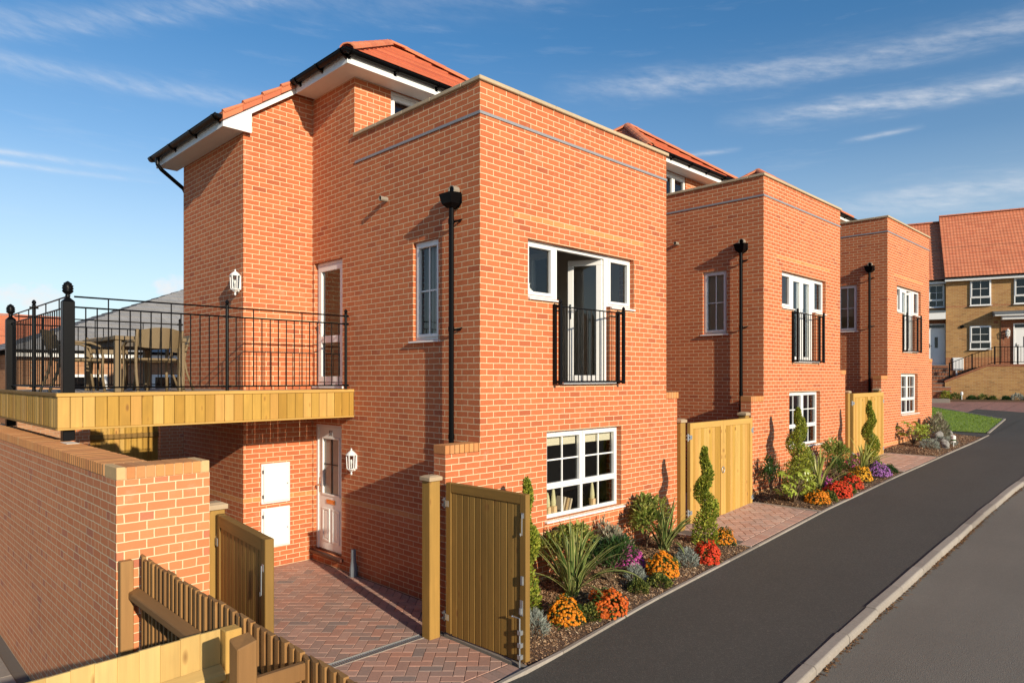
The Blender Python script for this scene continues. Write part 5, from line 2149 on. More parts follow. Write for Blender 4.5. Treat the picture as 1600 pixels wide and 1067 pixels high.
def spiral_topiary(x, y, h, label, seed, rb=0.27, turns=1.95, phase=0.0):
    rng = random.Random(seed)
    z0 = bed_z(x, y) - 0.02
    r = empty('spiral_conifer', (x, y, z0), phase, label, 'topiary', 'spiral clipped conifers')
    t = MB()
    t.tube([(0, 0, 0), (0.01, 0, h * 0.4), (-0.008, 0.005, h * 0.75), (0, 0, h * 0.95)], 0.02, 8, radii=[0.026, 0.02, 0.014, 0.006])
    t.build('trunk', MAT['trunk_bark'], r)
    f = MB()
    N = 7000
    for i in range(N):
        u = rng.random() ** 1.25                # more towards the base
        if u < 0.16:
            # round skirt at the foot
            z = 0.03 + u * h * 1.1
            R_ = rb * (0.80 - 0.1 * u / 0.16)
            c = Vector((0, 0, z))
        else:
            a = turns * 2 * math.pi * (u - 0.16) / 0.84
            taper = (1 - u) ** 0.8
            z = h * (0.12 + 0.86 * u)
            off = rb * 0.38 * taper + 0.010 * math.sin(u * math.pi)
            c = Vector((math.cos(a) * off, math.sin(a) * off, z))
            R_ = 0.016 + rb * 0.52 * taper ** 0.8
        d = rdir(rng)
        rr = R_ * (0.55 + 0.45 * rng.random() ** 0.4)
        p = c + Vector((d.x * rr, d.y * rr, d.z * rr * 1.15))
        if p.z < 0.01:
            p.z = 0.01 + rng.random() * 0.03
        dd = (d + Vector((0, 0, 0.9)) + rdir(rng) * 0.5).normalized()
        L = rng.uniform(0.022, 0.046)
        s = dd.cross(rdir(rng)).normalized() * L * 0.28
        f.add([p - s * 0.5, p + s * 0.5, p + dd * L * 0.6 + s, p + dd * L, p + dd * L * 0.6 - s], [(0, 1, 2, 3, 4)])
    f.build('foliage', MAT['conifer_green'], r)
    return r


def phormium(x, y, h, n, label, seed, mat='blade_leaf', w=0.045, spread=1.0):
    rng = random.Random(seed)
    z0 = bed_z(x, y)
    f = MB()
    for i in range(n):
        a = rng.uniform(0, 6.283)
        u = (i + 0.5) / n
        lean = spread * (0.10 + 0.95 * u)
        L = h * rng.uniform(0.7, 1.05) * (1.05 - 0.1 * u)
        S = 9
        d0 = Vector((math.cos(a), math.sin(a), 0))
        side = Vector((-d0.y, d0.x, 0))
        p = Vector((rng.gauss(0, 0.03), rng.gauss(0, 0.03), 0))
        th = 0.80 * lean + rng.uniform(-0.08, 0.08)
        rows = []
        tw = rng.uniform(-0.5, 0.5)
        ww = w * rng.uniform(0.75, 1.15)
        dt = lean * rng.uniform(0.8, 1.9) / S
        for k in range(S + 1):
            t = k / S
            wd = ww * (0.55 + 0.8 * t) * (1 - t ** 3.0) + 0.002
            dirn = d0 * math.sin(th) + Vector((0, 0, 1)) * math.cos(th)
            s2 = (side * math.cos(tw * t) + dirn.cross(side) * math.sin(tw * t))
            nn = dirn.cross(s2)
            rows.append((p - s2 * wd / 2 + nn * wd * 0.15, p.copy(), p + s2 * wd / 2 + nn * wd * 0.15))
            p = p + dirn * L / S
            th += dt * (0.35 + 1.3 * t)
        vs_ = [q for r_ in rows for q in r_]
        fs, uvs = [], []
        for k in range(S):
            b = 3 * k
            fs += [(b, b + 1, b + 4, b + 3), (b + 1, b + 2, b + 5, b + 4)]
            uvs += [[(0, 0), (0.5, 0), (0.5, 1), (0, 1)], [(0.5, 0), (1, 0), (1, 1), (0.5, 1)]]
        f.add(vs_, fs, 0, uvs)
    o = f.build('flax_plant', MAT[mat])
    o.location = (x, y, z0)
    tag(o, label, 'flax')
    return o


def leafy_shrub(name, x, y, rx, ry, h, n, mat, label, cat, seed, L=0.10, w=0.045, rough=0.4):
    rng = random.Random(seed)
    z0 = bed_z(x, y)
    r = empty(name, (x, y, z0), 0, label, cat)
    s = MB()
    for i in range(7):
        d = rdir(rng)
        e = Vector((d.x * rx * 0.7, d.y * ry * 0.7, h * rng.uniform(0.5, 0.85)))
        s.tube([(0, 0, 0), (e.x * 0.35, e.y * 0.35, e.z * 0.5), e], 0.006, 5, radii=[0.010, 0.007, 0.004])
    s.build('stem', MAT['trunk_bark'], r)
    f = MB()
    lumps = [(Vector((rng.uniform(-.5, .5) * rx, rng.uniform(-.5, .5) * ry, h * rng.uniform(0.4, 0.75))), rng.uniform(0.35, 0.6)) for _ in range(9)]
    for i in range(n):
        c, q = rng.choice(lumps)
        d = rdir(rng)
        if d.z < -0.3:
            d.z = -d.z
        p = c + Vector((d.x * rx * q, d.y * ry * q, d.z * h * q * 0.62)) * (0.6 + 0.4 * rng.random() ** 0.5)
        p.z = max(0.02, p.z)
        dd = (d * 0.8 + Vector((0, 0, rng.uniform(-0.1, 0.6))) + rdir(rng) * rough).normalized()
        k = rng.uniform(0.7, 1.15)
        leaf(f, p, dd, Vector((0, 0, 1)), L * k, w * k, 0.22, rng.uniform(0.0, 0.35))
    f.build('foliage', MAT[mat], r)
    return r


def tuft(name, x, y, rx, h, n, mat, label, cat, seed, L=0.06, w=0.008, group=None):
    """small domed cushion of fine leaves"""
    rng = random.Random(seed)
    f = MB()
    for i in range(n):
        d = rdir(rng)
        d.z = abs(d.z)
        q = 0.55 + 0.45 * rng.random() ** 0.5
        b = 0.85 + 0.3 * pnoise(d * 2.2 + Vector((seed, 0, 0)))
        p = Vector((d.x * rx * q * b, d.y * rx * q * b, d.z * h * q * b * 0.85))
        dd = (d + Vector((0, 0, 0.5)) + rdir(rng) * 0.6).normalized()
        s = dd.cross(rdir(rng)).normalized() * w * rng.uniform(0.7, 1.3)
        l = L * rng.uniform(0.6, 1.2)
        f.add([p - s * 0.4, p + s * 0.4, p + dd * l * 0.6 + s, p + dd * l, p + dd * l * 0.6 - s], [(0, 1, 2, 3, 4)])
    o = f.build(name, MAT[mat])
    o.location = (x, y, bed_z(x, y) - 0.01)
    tag(o, label, cat, group)
    return o


def mum(x, y, rx, h, petal, label, seed,  nf=170, group='flowering chrysanthemum clumps', cover=0.12, fr=0.0195):
    rng = random.Random(seed)
    rx, h = rx * 1.14, h * 0.93
    r = empty('chrysanthemum', (x, y, bed_z(x, y) - 0.01), 0, label, 'flowers', group)
    f = MB()
    for i in range(420):
        d = rdir(rng)
        d.z = abs(d.z)
        q = 0.55 + 0.4 * rng.random()
        p = Vector((d.x * rx * q, d.y * rx * q, d.z * h * q))
        dd = (d + rdir(rng) * 0.7 + Vector((0, 0, 0.2))).normalized()
        leaf(f, p, dd, Vector((0, 0, 1)), 0.05 * rng.uniform(.7, 1.2), 0.028, 0.2, 0.2)
    f.build('leaves', MAT['mum_green'], r)
    b = MB()
    for i in range(int(nf * 2.6)):
        d = rdir(rng)
        d.z = abs(d.z)
        if d.z < cover:
            d.z += cover
            d.normalize()
        bb = 0.92 + 0.3 * pnoise(d * 2.0 + Vector((0, seed, 0)))
        p = Vector((d.x * rx * bb, d.y * rx * bb, d.z * h * bb)) * rng.uniform(0.93, 1.04)
        nrm = (d + Vector((0, -0.2, 0.45)) + rdir(rng) * 0.3).normalized()
        u = nrm.cross(Vector((0.3, 0.8, 0.1))).normalized()
        v = nrm.cross(u)
        R_ = fr * rng.uniform(0.75, 1.25)
        np_ = 9
        vs_ = [p + nrm * R_ * 0.45]
        for k in range(np_ * 2):
            a = math.pi * k / np_
            rr = R_ * (1.0 if k % 2 == 0 else 0.72)
            vs_.append(p + (u * math.cos(a) + v * math.sin(a)) * rr + nrm * R_ * (0.1 if k % 2 else -0.12))
        b.add(vs_, [(0, 1 + k, 1 + (k + 1) % (2 * np_)) for k in range(2 * np_)])
    b.build('blooms', MAT[petal], r)
    return r


def fatsia(x, y, s, label, seed):
    rng = random.Random(seed)
    r = empty('fatsia', (x, y, bed_z(x, y)), 0, label, 'shrub')
    st, lf = MB(), MB()
    for i in range(26):
        a = rng.uniform(0, 6.28)
        rad = s * rng.uniform(0.15, 0.52)
        e = Vector((math.cos(a) * rad, math.sin(a) * rad, s * rng.uniform(0.25, 0.95)))
        st.tube([(0, 0, 0), (e.x * 0.4, e.y * 0.4, e.z * 0.65), e], 0.005, 5, radii=[0.012, 0.007, 0.004])
        d = (Vector((math.cos(a), math.sin(a), 0.15)) + rdir(rng) * 0.25).normalized()
        n = (Vector((0, -0.5, 1)) + rdir(rng) * 0.35)
        n = (n - d * n.dot(d)).normalized()
        sd = d.cross(n)
        L = s * rng.uniform(0.17, 0.27)
        for k in range(7):
            an = R(-120 + 40 * k)
            dd = d * math.cos(an) + sd * math.sin(an) - n * 0.25
            ll = L * (1.0 - 0.10 * abs(k - 3))
            leaf(lf, e, dd, n, ll, ll * 0.40, 0.12, 0.15)
    st.build('stem', MAT['trunk_bark'], r)
    lf.build('foliage', MAT['fatsia_leaf'], r)


# first bed, in front of the nearest house
spiral_topiary(5.94, 5.72, 1.62, 'spiral clipped conifer half hidden behind the open brown gate', 21, 0.22, phase=1.0)
spiral_topiary(9.56, 5.40, 1.50, 'spiral clipped conifer in front of the first pair of yellow gates', 22, 0.255, phase=R(200))
phormium(6.62, 5.58, 0.98, 70, 'big strappy flax plant between the orange and rust-red flowers', 31, w=0.05)
phormium(8.85, 5.66, 0.80, 54, 'strappy flax plant in front of the dark laurel bush', 32, w=0.046)
leafy_shrub('spotted_laurel', 6.90, 5.98, 0.60, 0.24, 0.68, 720, 'spotted_green', 'yellow-green spotted laurel under the lower window', 'shrub', 41, 0.11, 0.05)
leafy_shrub('laurel_bush', 8.78, 5.94, 0.46, 0.26, 0.80, 700, 'spotted_green', 'tall glossy laurel bush against the first house wall', 'shrub', 42, 0.115, 0.055)
leafy_shrub('dark_shrub', 7.30, 5.52, 0.48, 0.36, 0.54, 950, 'dark_green', 'dark green shrub beside the pink flowers', 'shrub', 43, 0.10, 0.028)
tuft('sage_bush', 7.95, 6.0, 0.36, 0.72, 2600, 'sage_leaf', 'loose grey sage bush under the lower window', 'shrub', 44, 0.07, 0.010)
mum(6.08, 5.22, 0.20, 0.34, 'petal_orange', 'orange chrysanthemum at the foot of the open brown gate', 51)
mum(6.62, 5.02, 0.21, 0.33, 'petal_rust', 'rust-red chrysanthemum near the kerb edge beside the big flax', 52, 230, cover=0.05)
mum(7.90, 5.62, 0.20, 0.36, 'petal_pink', 'pink chrysanthemum behind the orange one in the first bed', 53, 200)
mum(7.98, 5.16, 0.20, 0.36, 'petal_orange', 'bright orange chrysanthemum in the middle of the first bed', 54, 210)
mum(8.98, 5.03, 0.17, 0.34, 'petal_red', 'scarlet chrysanthemum at the far end of the first bed', 55, 230, cover=0.05)
mum(9.80, 5.22, 0.15, 0.28, 'petal_orange', 'small orange chrysanthemum behind the spiral conifer', 56, 90)
tuft('lavender', 5.62, 5.30, 0.17, 0.33, 900, 'silver_leaf', 'silver lavender clump right behind the open brown gate', 'lavender', 61, 0.07, 0.004)
tuft('santolina', 8.62, 5.16, 0.19, 0.29, 1000, 'silver_leaf', 'silver cushion plant beside the scarlet flowers', 'cushion plant', 62, 0.05, 0.005)
tuft('santolina', 7.62, 5.32, 0.15, 0.26, 800, 'silver_leaf', 'silver cushion plant between the dark shrub and the orange flowers', 'cushion plant', 63, 0.05, 0.005)
tuft('dwarf_box', 6.36, 5.08, 0.14, 0.22, 900, 'box_green', 'small green box ball between the orange and rust-red flowers', 'box ball', 64, 0.03, 0.010)
tuft('dwarf_box', 7.36, 5.10, 0.15, 0.22, 900, 'box_green', 'small green box ball below the dark shrub', 'box ball', 65, 0.03, 0.010)
tuft('dwarf_box', 7.72, 5.02, 0.17, 0.20, 900, 'box_green', 'yellow-green box ball in front of the orange middle flowers', 'box ball', 66, 0.03, 0.010)
tuft('dwarf_box', 8.36, 5.25, 0.13, 0.20, 700, 'box_green', 'dark box ball right of the orange middle flowers', 'box ball', 67, 0.03, 0.010)

# second bed
fatsia(12.88, 5.42, 0.62, 'lime green fatsia with big lobed leaves beside the yellow gates', 71)
spiral_topiary(13.55, 5.62, 1.72, 'spiral clipped conifer in front of the middle house window', 23, 0.40, phase=R(150))
spiral_topiary(17.35, 5.52, 1.62, 'spiral clipped conifer in front of the second pair of yellow gates', 24, 0.27, phase=R(190))
phormium(13.98, 5.40, 0.95, 26, 'golden strappy flax beside the middle spiral conifer', 33, 'gold_blade', 0.055, 0.8)
phormium(16.55, 5.40, 0.85, 22, 'golden strappy flax at the far end of the second bed', 34, 'gold_blade', 0.05, 0.9)
leafy_shrub('laurel_bush', 15.6, 5.70, 0.6, 0.3, 0.80, 460, 'spotted_green', 'broad leafy laurel under the middle house', 'shrub', 45, 0.12, 0.055)
leafy_shrub('dark_shrub', 12.75 + 0.35, 5.98, 0.35, 0.2, 0.75, 300, 'dark_green', 'dark shrub against the wall behind the middle spiral conifer', 'shrub', 46, 0.10, 0.04)
leafy_shrub('green_shrub', 15.2, 5.45, 0.4, 0.3, 0.5, 320, 'laurel_green', 'mid green shrub behind the red flowers of the second bed', 'shrub', 47, 0.10, 0.035)
tuft('sage_bush', 14.8, 5.98, 0.36, 0.85, 2200, 'sage_leaf', 'loose greyish sage bush against the middle house wall', 'shrub', 48, 0.08, 0.010)
mum(13.15, 5.10, 0.22, 0.27, 'petal_orange', 'orange chrysanthemum at the near end of the second bed', 57, 200)
mum(13.98, 5.02, 0.24, 0.36, 'petal_red', 'large scarlet chrysanthemum in the second bed', 58, 300, cover=0.05)
mum(14.92, 5.12, 0.21, 0.33, 'petal_red', 'scarlet chrysanthemum between the yellow and the large scarlet ones', 59, 200, cover=0.05)
mum(15.75, 5.20, 0.24, 0.38, 'petal_yellow', 'golden yellow chrysanthemum in the second bed', 60, 200)
mum(14.25, 5.45, 0.22, 0.36, 'petal_pink', 'magenta chrysanthemum behind the large scarlet one', 68, 170)
mum(16.55, 4.98 + 0.12, 0.24, 0.36, 'petal_purple', 'purple chrysanthemum near the far end of the second bed', 69, 240)
mum(17.0, 5.7, 0.2, 0.4, 'petal_pink', 'pink chrysanthemum behind the golden flax at the far end', 70, 110)
tuft('dwarf_box', 13.55, 5.02, 0.15, 0.26, 800, 'box_green', 'green box ball between the orange and large scarlet flowers', 'box ball', 72, 0.03, 0.010)
tuft('dwarf_box', 14.45, 4.99, 0.15, 0.26, 800, 'box_green', 'green box ball between the two scarlet clumps', 'box ball', 73, 0.03, 0.010)
tuft('dwarf_box', 17.2, 5.05, 0.2, 0.26, 800, 'dark_green', 'dark round box ball at the far corner of the second bed', 'box ball', 74, 0.03, 0.010)

# third bed
tuft('sage_bush', 23.9, 5.75, 0.42, 0.95, 2000, 'sage_leaf', 'tall straw-coloured bush at the corner of the last house', 'shrub', 81, 0.09, 0.012)
tuft('lavender', 21.7, 5.35, 0.26, 0.34, 700, 'silver_leaf', 'grey lavender clump in front of the last house', 'lavender', 82, 0.07, 0.007)
tuft('lavender', 23.0, 5.25, 0.3, 0.30, 600, 'silver_leaf', 'grey lavender clump among the ornamental stones', 'lavender', 83, 0.07, 0.007)
fatsia(22.0, 5.85, 0.7, 'small lime green fatsia against the last house', 84)
leafy_shrub('green_shrub', 22.9, 5.8, 0.4, 0.25, 0.45, 180, 'fatsia_leaf', 'low lime green shrub beside the straw-coloured bush', 'shrub', 85, 0.12, 0.05)


def rocks():
    rng = random.Random(9)
    for (x, y, s, lab) in ((22.6, 5.2, 0.14, 'tall pale ornamental stone in the last bed'), (23.4, 5.55, 0.20, 'large grey boulder in front of the straw-coloured bush'),
                           (22.2, 5.1, 0.12, 'knobbly pale ornamental stone beside the lavender'), (24.3, 5.5, 0.17, 'dark flat boulder at the far corner of the last bed')):
        bm = bmesh.new()
        bmesh.ops.create_icosphere(bm, subdivisions=3, radius=s)
        for v in bm.verts:
            v.co *= 0.8 + 0.5 * pnoise(v.co * (2.2 / s) * 0.5 + Vector((x, y, 0)))
            v.co.z *= 0.9
        me = bpy.data.meshes.new('stone')
        bm.to_mesh(me)
        bm.free()
        me.materials.append(MAT['rock'])
        o = bpy.data.objects.new('stone', me)
        COL.objects.link(o)
        o.location = (x, y, bed_z(x, y) + s * 0.5)
        tag(o, lab, 'stone')
    l = empty('garden_light', (22.75, 5.02, bed_z(22.75, 5.02)), 0, 'little white garden light with a green band among the stones', 'garden light')
    m = MB()
    m.lathe((0, 0, 0), [(0.01, -0.1), (0.01, 0.12), (0.055, 0.13), (0.06, 0.30), (0.02, 0.33)], 10)
    m.build('body', MAT['white_upvc'], l)
    m = MB()
    m.lathe((0, 0, 0), [(0.061, 0.17), (0.063, 0.21)], 10)
    m.build('band', MAT['laurel_green'], l)


rocks()

# ------------------------------------------------------------------ things on the window sills of the first house


def sill_things():
    z = 1.05 + 0.05
    y = HY + 0.16
    for i, (x, h, lab) in enumerate(((1.40, 0.20, 'turned wooden candle at the left end of the lower window sill'), (1.52, 0.26, 'tall pale candle beside the books behind the lower window'), (2.38, 0.25, 'tall pale candle behind the right lower pane'))):
        c = empty('candle', (HX + x, y, z), 0, lab, 'candle')
        b = MB()
        b.lathe((0, 0, 0), [(0.055, 0), (0.055, 0.085), (0.045, 0.09)], 14)
        b.build('holder', MAT['light_wood'], c)
        w = MB()
        w.lathe((0, 0, 0.088), [(0.036, 0), (0.04, 0.05), (0.032, h * 0.5), (0.022, h * 0.8), (0.008, h)], 12)
        w.build('wax', MAT['candle_wax'], c)
    for i, (x, t) in enumerate(((1.68, 0.03), (1.75, 0.045), (1.83, 0.03))):
        b = MB(Matrix.Translation((HX + x, y, z)) @ Matrix.Rotation(R(18), 4, 'Y'))
        b.box(0, -0.03, 0, t, 0.13, 0.20 - 0.02 * i)
        tag(b.build('book', MAT[('card_paper', 'light_wood', 'card_paper')[i]], bevel=0.003), ('pale book leaning first beside the candle', 'thick tan book in the middle of the leaning three', 'pale book leaning last towards the right')[i] + ' behind the lower window', 'book')
    v = MB()
    v.lathe((HX + 1.02, HY + 0.17, 4.085), [(0.07, 0), (0.075, 0.04), (0.03, 0.09), (0.025, 0.12), (0.035, 0.15)], 12)
    tag(v.build('vase', MAT['ceramic_white'], smooth=True), 'small white vase in the upper left side light', 'vase')
    for x in (1.26, 2.08):
        b = MB()
        b.box(HX + x + 0.03, HY + 0.15, 2.03, HX + x + 0.72, HY + 0.17, 2.24)
        for q in range(4):
            b.box(HX + x + 0.03, HY + 0.146, 2.03 + q * 0.05, HX + x + 0.72, HY + 0.149, 2.035 + q * 0.05)
        tag(b.build('roman_blind', MAT['blind_cloth']), ('cream folded blind at the top of the left lower window half' if x < 2 else 'cream folded blind at the top of the right lower window half'), 'blind')
    for h_, lo, lab in ((houses[0], 0.0, 'pale net curtain behind the tall side window of the nearest house'), (houses[1], 0.0, 'cream blind filling the side window of the middle house'), (houses[2], 0.45, 'cream blind half way down the side window of the last house')):
        b = MB()
        x0_, y0_, z0_ = h_.location
        if h_ is houses[0]:
            n_ = 14
            for q in range(n_):
                ya, yb = y0_ + 0.98 + 0.40 * q / n_, y0_ + 0.98 + 0.40 * (q + 1) / n_
                b.box(x0_ + 0.20 + 0.012 * (q % 2), ya, z0_ + 3.3, x0_ + 0.215 + 0.012 * (q % 2), yb, z0_ + 4.9)
        else:
            b.box(x0_ + 0.13, y0_ + 0.75, z0_ + 3.45 + lo, x0_ + 0.14, y0_ + 1.40, z0_ + 4.85)
            b.box(x0_ + 0.123, y0_ + 0.75, z0_ + 3.45 + lo, x0_ + 0.147, y0_ + 1.40, z0_ + 3.48 + lo)
        tag(b.build('window_blind', MAT['curtain' if h_ is houses[0] else 'blind_cloth']), lab, 'blind')
    t = empty('television', (HX + 2.55, HY + 3.0, 2.80), R(0), 'big black television inside the open french doors', 'television')
    s = MB()
    s.box(-0.75, -0.03, 0.75, 0.75, 0.03, 1.6)
    s.build('screen', MAT['screen_black'], t, bevel=0.006)
    s = MB()
    s.box(-0.8, -0.15, 0, 0.8, 0.25, 0.70)
    s.build('cabinet', MAT['white_paint'], t, bevel=0.006)


sill_things()

# ------------------------------------------------------------------ buildings behind


def simple_gable(name, label, loc, rz, w, d, zb, ze, rise, wallm, roofm, hips=(0, 0), over=0.3, cat='house', fascia=True, gauge=0.3):
    r = empty(name, loc, rz, label, cat)
    m = MB()
    m.box(0, 0, zb, w, d, ze - 0.10)
    if not hips[0]:
        m.prism([(0, 0, ze - 0.099), (0, d, ze - 0.099), (0, d / 2, ze + rise - 0.25)], (0.25, 0, 0))
    if not hips[1]:
        m.prism([(w - 0.25, 0, ze - 0.099), (w - 0.25, d, ze - 0.099), (w - 0.25, d / 2, ze + rise - 0.25)], (0.25, 0, 0))
    m.build('wall', MAT[wallm], r)
    rf = MB()
    H = math.hypot(d / 2 + over, rise)
    up = Vector((0, d / 2 + over, rise)).normalized()
    x0 = -over if hips[0] else -0.06
    x1 = w + over if hips[1] else w + 0.06
    L = x1 - x0
    courses(rf, (x0, -over, ze), (1, 0, 0), up, L, H, [(0, 0), (L, 0), (L - hips[1], H), (hips[0], H)], gauge=gauge)
    courses(rf, (x1, d + over, ze), (-1, 0, 0), Vector((0, -up.y, up.z)), L, H, [(0, 0), (L, 0), (L - hips[0], H), (hips[1], H)], gauge=gauge)
    for sgn, hp_ in ((0, hips[0]), (1, hips[1])):
        if hp_:
            Hh = math.hypot(hp_, rise)
            wd = d + 2 * over
            if sgn == 0:
                courses(rf, (x0, d + over, ze), (0, -1, 0), Vector((hp_, 0, rise)).normalized(), wd, Hh, [(0, 0), (wd, 0), (wd / 2, Hh)], gauge=gauge)
            else:
                courses(rf, (x1, -over, ze), (0, 1, 0), Vector((-hp_, 0, rise)).normalized(), wd, Hh, [(0, 0), (wd, 0), (wd / 2, Hh)], gauge=gauge)
    rf.build('roof', MAT[roofm], r)
    ridge_tiles(r, (x0 + hips[0], d / 2, ze + rise + 0.06), (x1 - hips[1], d / 2, ze + rise + 0.06), mat='ridge_' + roofm)
    f = MB()
    f.box(x0, -over, ze - 0.19, x1, -over + 0.025, ze - 0.01)
    f.box(x0 + 0.05, -over + 0.026, ze - 0.17, x1 - 0.05, -0.001, ze - 0.15)
    f.build('fascia', MAT['white_upvc'], r)
    gutter(r, (x0, -over - 0.06, ze + 0.0), (x1, -over - 0.06, ze + 0.0), (0, -1, 0), brackets=False)
    return r


island_mat('ridge_pink_roof_tile', [(0, (0.48, 0.16, 0.085)), (1, (0.50, 0.18, 0.10))])
island_mat('ridge_slate_roof_tile', [(0, (0.15, 0.15, 0.155)), (1, (0.17, 0.17, 0.175))])

# houses closing the end of the street. Their fronts run along e, local x to the right, y into the house
FX, FY, FROT = 41.5, 9.5, math.atan2(-0.957, 0.29)
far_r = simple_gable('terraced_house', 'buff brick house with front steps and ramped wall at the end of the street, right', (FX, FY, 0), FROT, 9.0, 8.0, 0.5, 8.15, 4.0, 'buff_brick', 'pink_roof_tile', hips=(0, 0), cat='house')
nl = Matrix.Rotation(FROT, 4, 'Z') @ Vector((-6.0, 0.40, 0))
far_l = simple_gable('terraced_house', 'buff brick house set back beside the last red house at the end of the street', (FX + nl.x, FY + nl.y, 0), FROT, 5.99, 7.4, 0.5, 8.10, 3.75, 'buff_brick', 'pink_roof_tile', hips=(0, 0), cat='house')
for h_ in (far_r, far_l):
    h_['group'] = 'buff houses at the end of the street'


def far_window(parent, x0, z0, x1, z1, y=0.0):
    M = front_frame(x0, y - 0.07, z0)
    w, h = x1 - x0, z1 - z0
    t = 0.30 * h
    fr = window(parent, M, w, h, [(0.05, w - 0.05, t + 0.03, h - 0.05, True, 1, 1), (0.05, w - 0.05, 0.05, t - 0.03, False, 1, 0)], recess=0.0, mull=(('h', t, 0.05, w - 0.05),), sill_out=0.06, glass='far_glass')
    b = MB(M)
    b.box(0.02, 0.02, -0.069, w - 0.02, h - 0.02, -0.0615)
    b.build('room', MAT['screen_black'], fr)  # black board behind the pane, painted as the unlit interior
    return fr


def far_door(parent, x0, z0, x1, z1, y):
    M = front_frame(x0, y - 0.07, z0)
    w, h = x1 - x0, z1 - z0
    d = MB(M)
    bars_frame(d, 0, w, 0, h, 0.05, -0.069, 0.0)
    d.box(0.05, h - 0.26, -0.069, w - 0.05, h - 0.22, -0.002)
    o = d.build('front_door', MAT['white_upvc'], parent)
    l = MB(M)
    l.box(0.052, 0.052, -0.069, w - 0.052, h - 0.262, -0.02)
    l.build('leaf', MAT['white_paint'], o, bevel=0.004)
    g = MB(M)
    g.box(0.052, h - 0.218, -0.069, w - 0.052, h - 0.052, -0.03)
    g.box(w / 2 - 0.075, h * 0.42, -0.0195, w / 2 + 0.075, h * 0.68, -0.015)
    g.build('pane', MAT['screen_black'], o)
    k = MB(M)
    k.box(0.10, h * 0.42, -0.0195, 0.13, h * 0.52, -0.008)
    k.tube([(0.115, h * 0.47, -0.01), (0.115, h * 0.47, 0.03), (0.23, h * 0.47, 0.03)], 0.010, 6)
    k.build('handle', MAT['black_iron'], o)


def far_front():
    far_window(far_r, 1.05, 6.67, 1.95, 8.0)
    far_window(far_r, 2.90, 6.67, 3.80, 8.0)
    far_window(far_r, 5.6, 6.67, 6.5, 8.0)
    far_window(far_r, 1.04, 4.42, 1.95, 5.62)
    far_window(far_r, 5.0, 4.42, 5.9, 5.62)
    far_window(far_l, 5.22, 6.69, 6.0 + 0.09 - 0.13, 7.9)
    # porch panels of darker brick with doors and lead canopies
    p = MB()
    p.box(2.36, -0.035, 3.55, 4.4, -0.001, 5.86)
    p.build('porch_panel', MAT['brown_brick'], far_r)
    far_door(far_r, 2.87, 3.63, 3.83, 5.69, -0.035)
    c = MB()
    c.prism([(2.0, 0, 6.35), (2.0, -0.75, 6.20), (2.0, -0.75, 6.14), (2.0, 0, 6.14)], (2.9, 0, 0))
    c.build('canopy', MAT['porch_lead'], far_r, bevel=0.01)
    c = MB()
    c.box(2.04, -0.70, 6.06, 4.86, -0.001, 6.139)
    c.box(2.36, -0.55, 5.88, 4.5, -0.036, 6.059)
    c.build('canopy_soffit', MAT['white_upvc'], far_r)
    p = MB()
    p.box(4.2, -0.035, 3.55, 5.98, -0.001, 5.98)
    p.build('porch_panel', MAT['brown_brick'], far_l)
    far_door(far_l, 5.17, 3.63, 5.98 + 0.03, 5.82, -0.0)
    c = MB()
    c.prism([(4.0, 0, 6.55), (4.0, -0.72, 6.44), (4.0, -0.72, 6.38), (4.0, 0, 6.38)], (1.98, 0, 0))
    c.build('canopy', MAT['porch_lead'], far_l)
    c = MB()
    c.box(4.04, -0.68, 6.02, 5.97, -0.036, 6.379)
    c.build('canopy_soffit', MAT['white_upvc'], far_l)
    v = MB()
    v.lathe((0, 0, 0), [(0.08, 0), (0.09, 0.03), (0.06, 0.08)], 12)
    vo = v.build('flue', MAT['black_plastic'], far_r)
    vo.location = (0.71, 0.0, 5.61)
    vo.rotation_euler = (R(90), 0, 0)
    a = MB()
    a.box(2.07, -0.012, 5.72, 2.24, -0.001, 5.86)
    a.build('air_brick', MAT['brown_brick'], far_r)


far_front()
MF = Matrix.Translation((FX, FY, 0)) @ Matrix.Rotation(FROT, 4, 'Z')


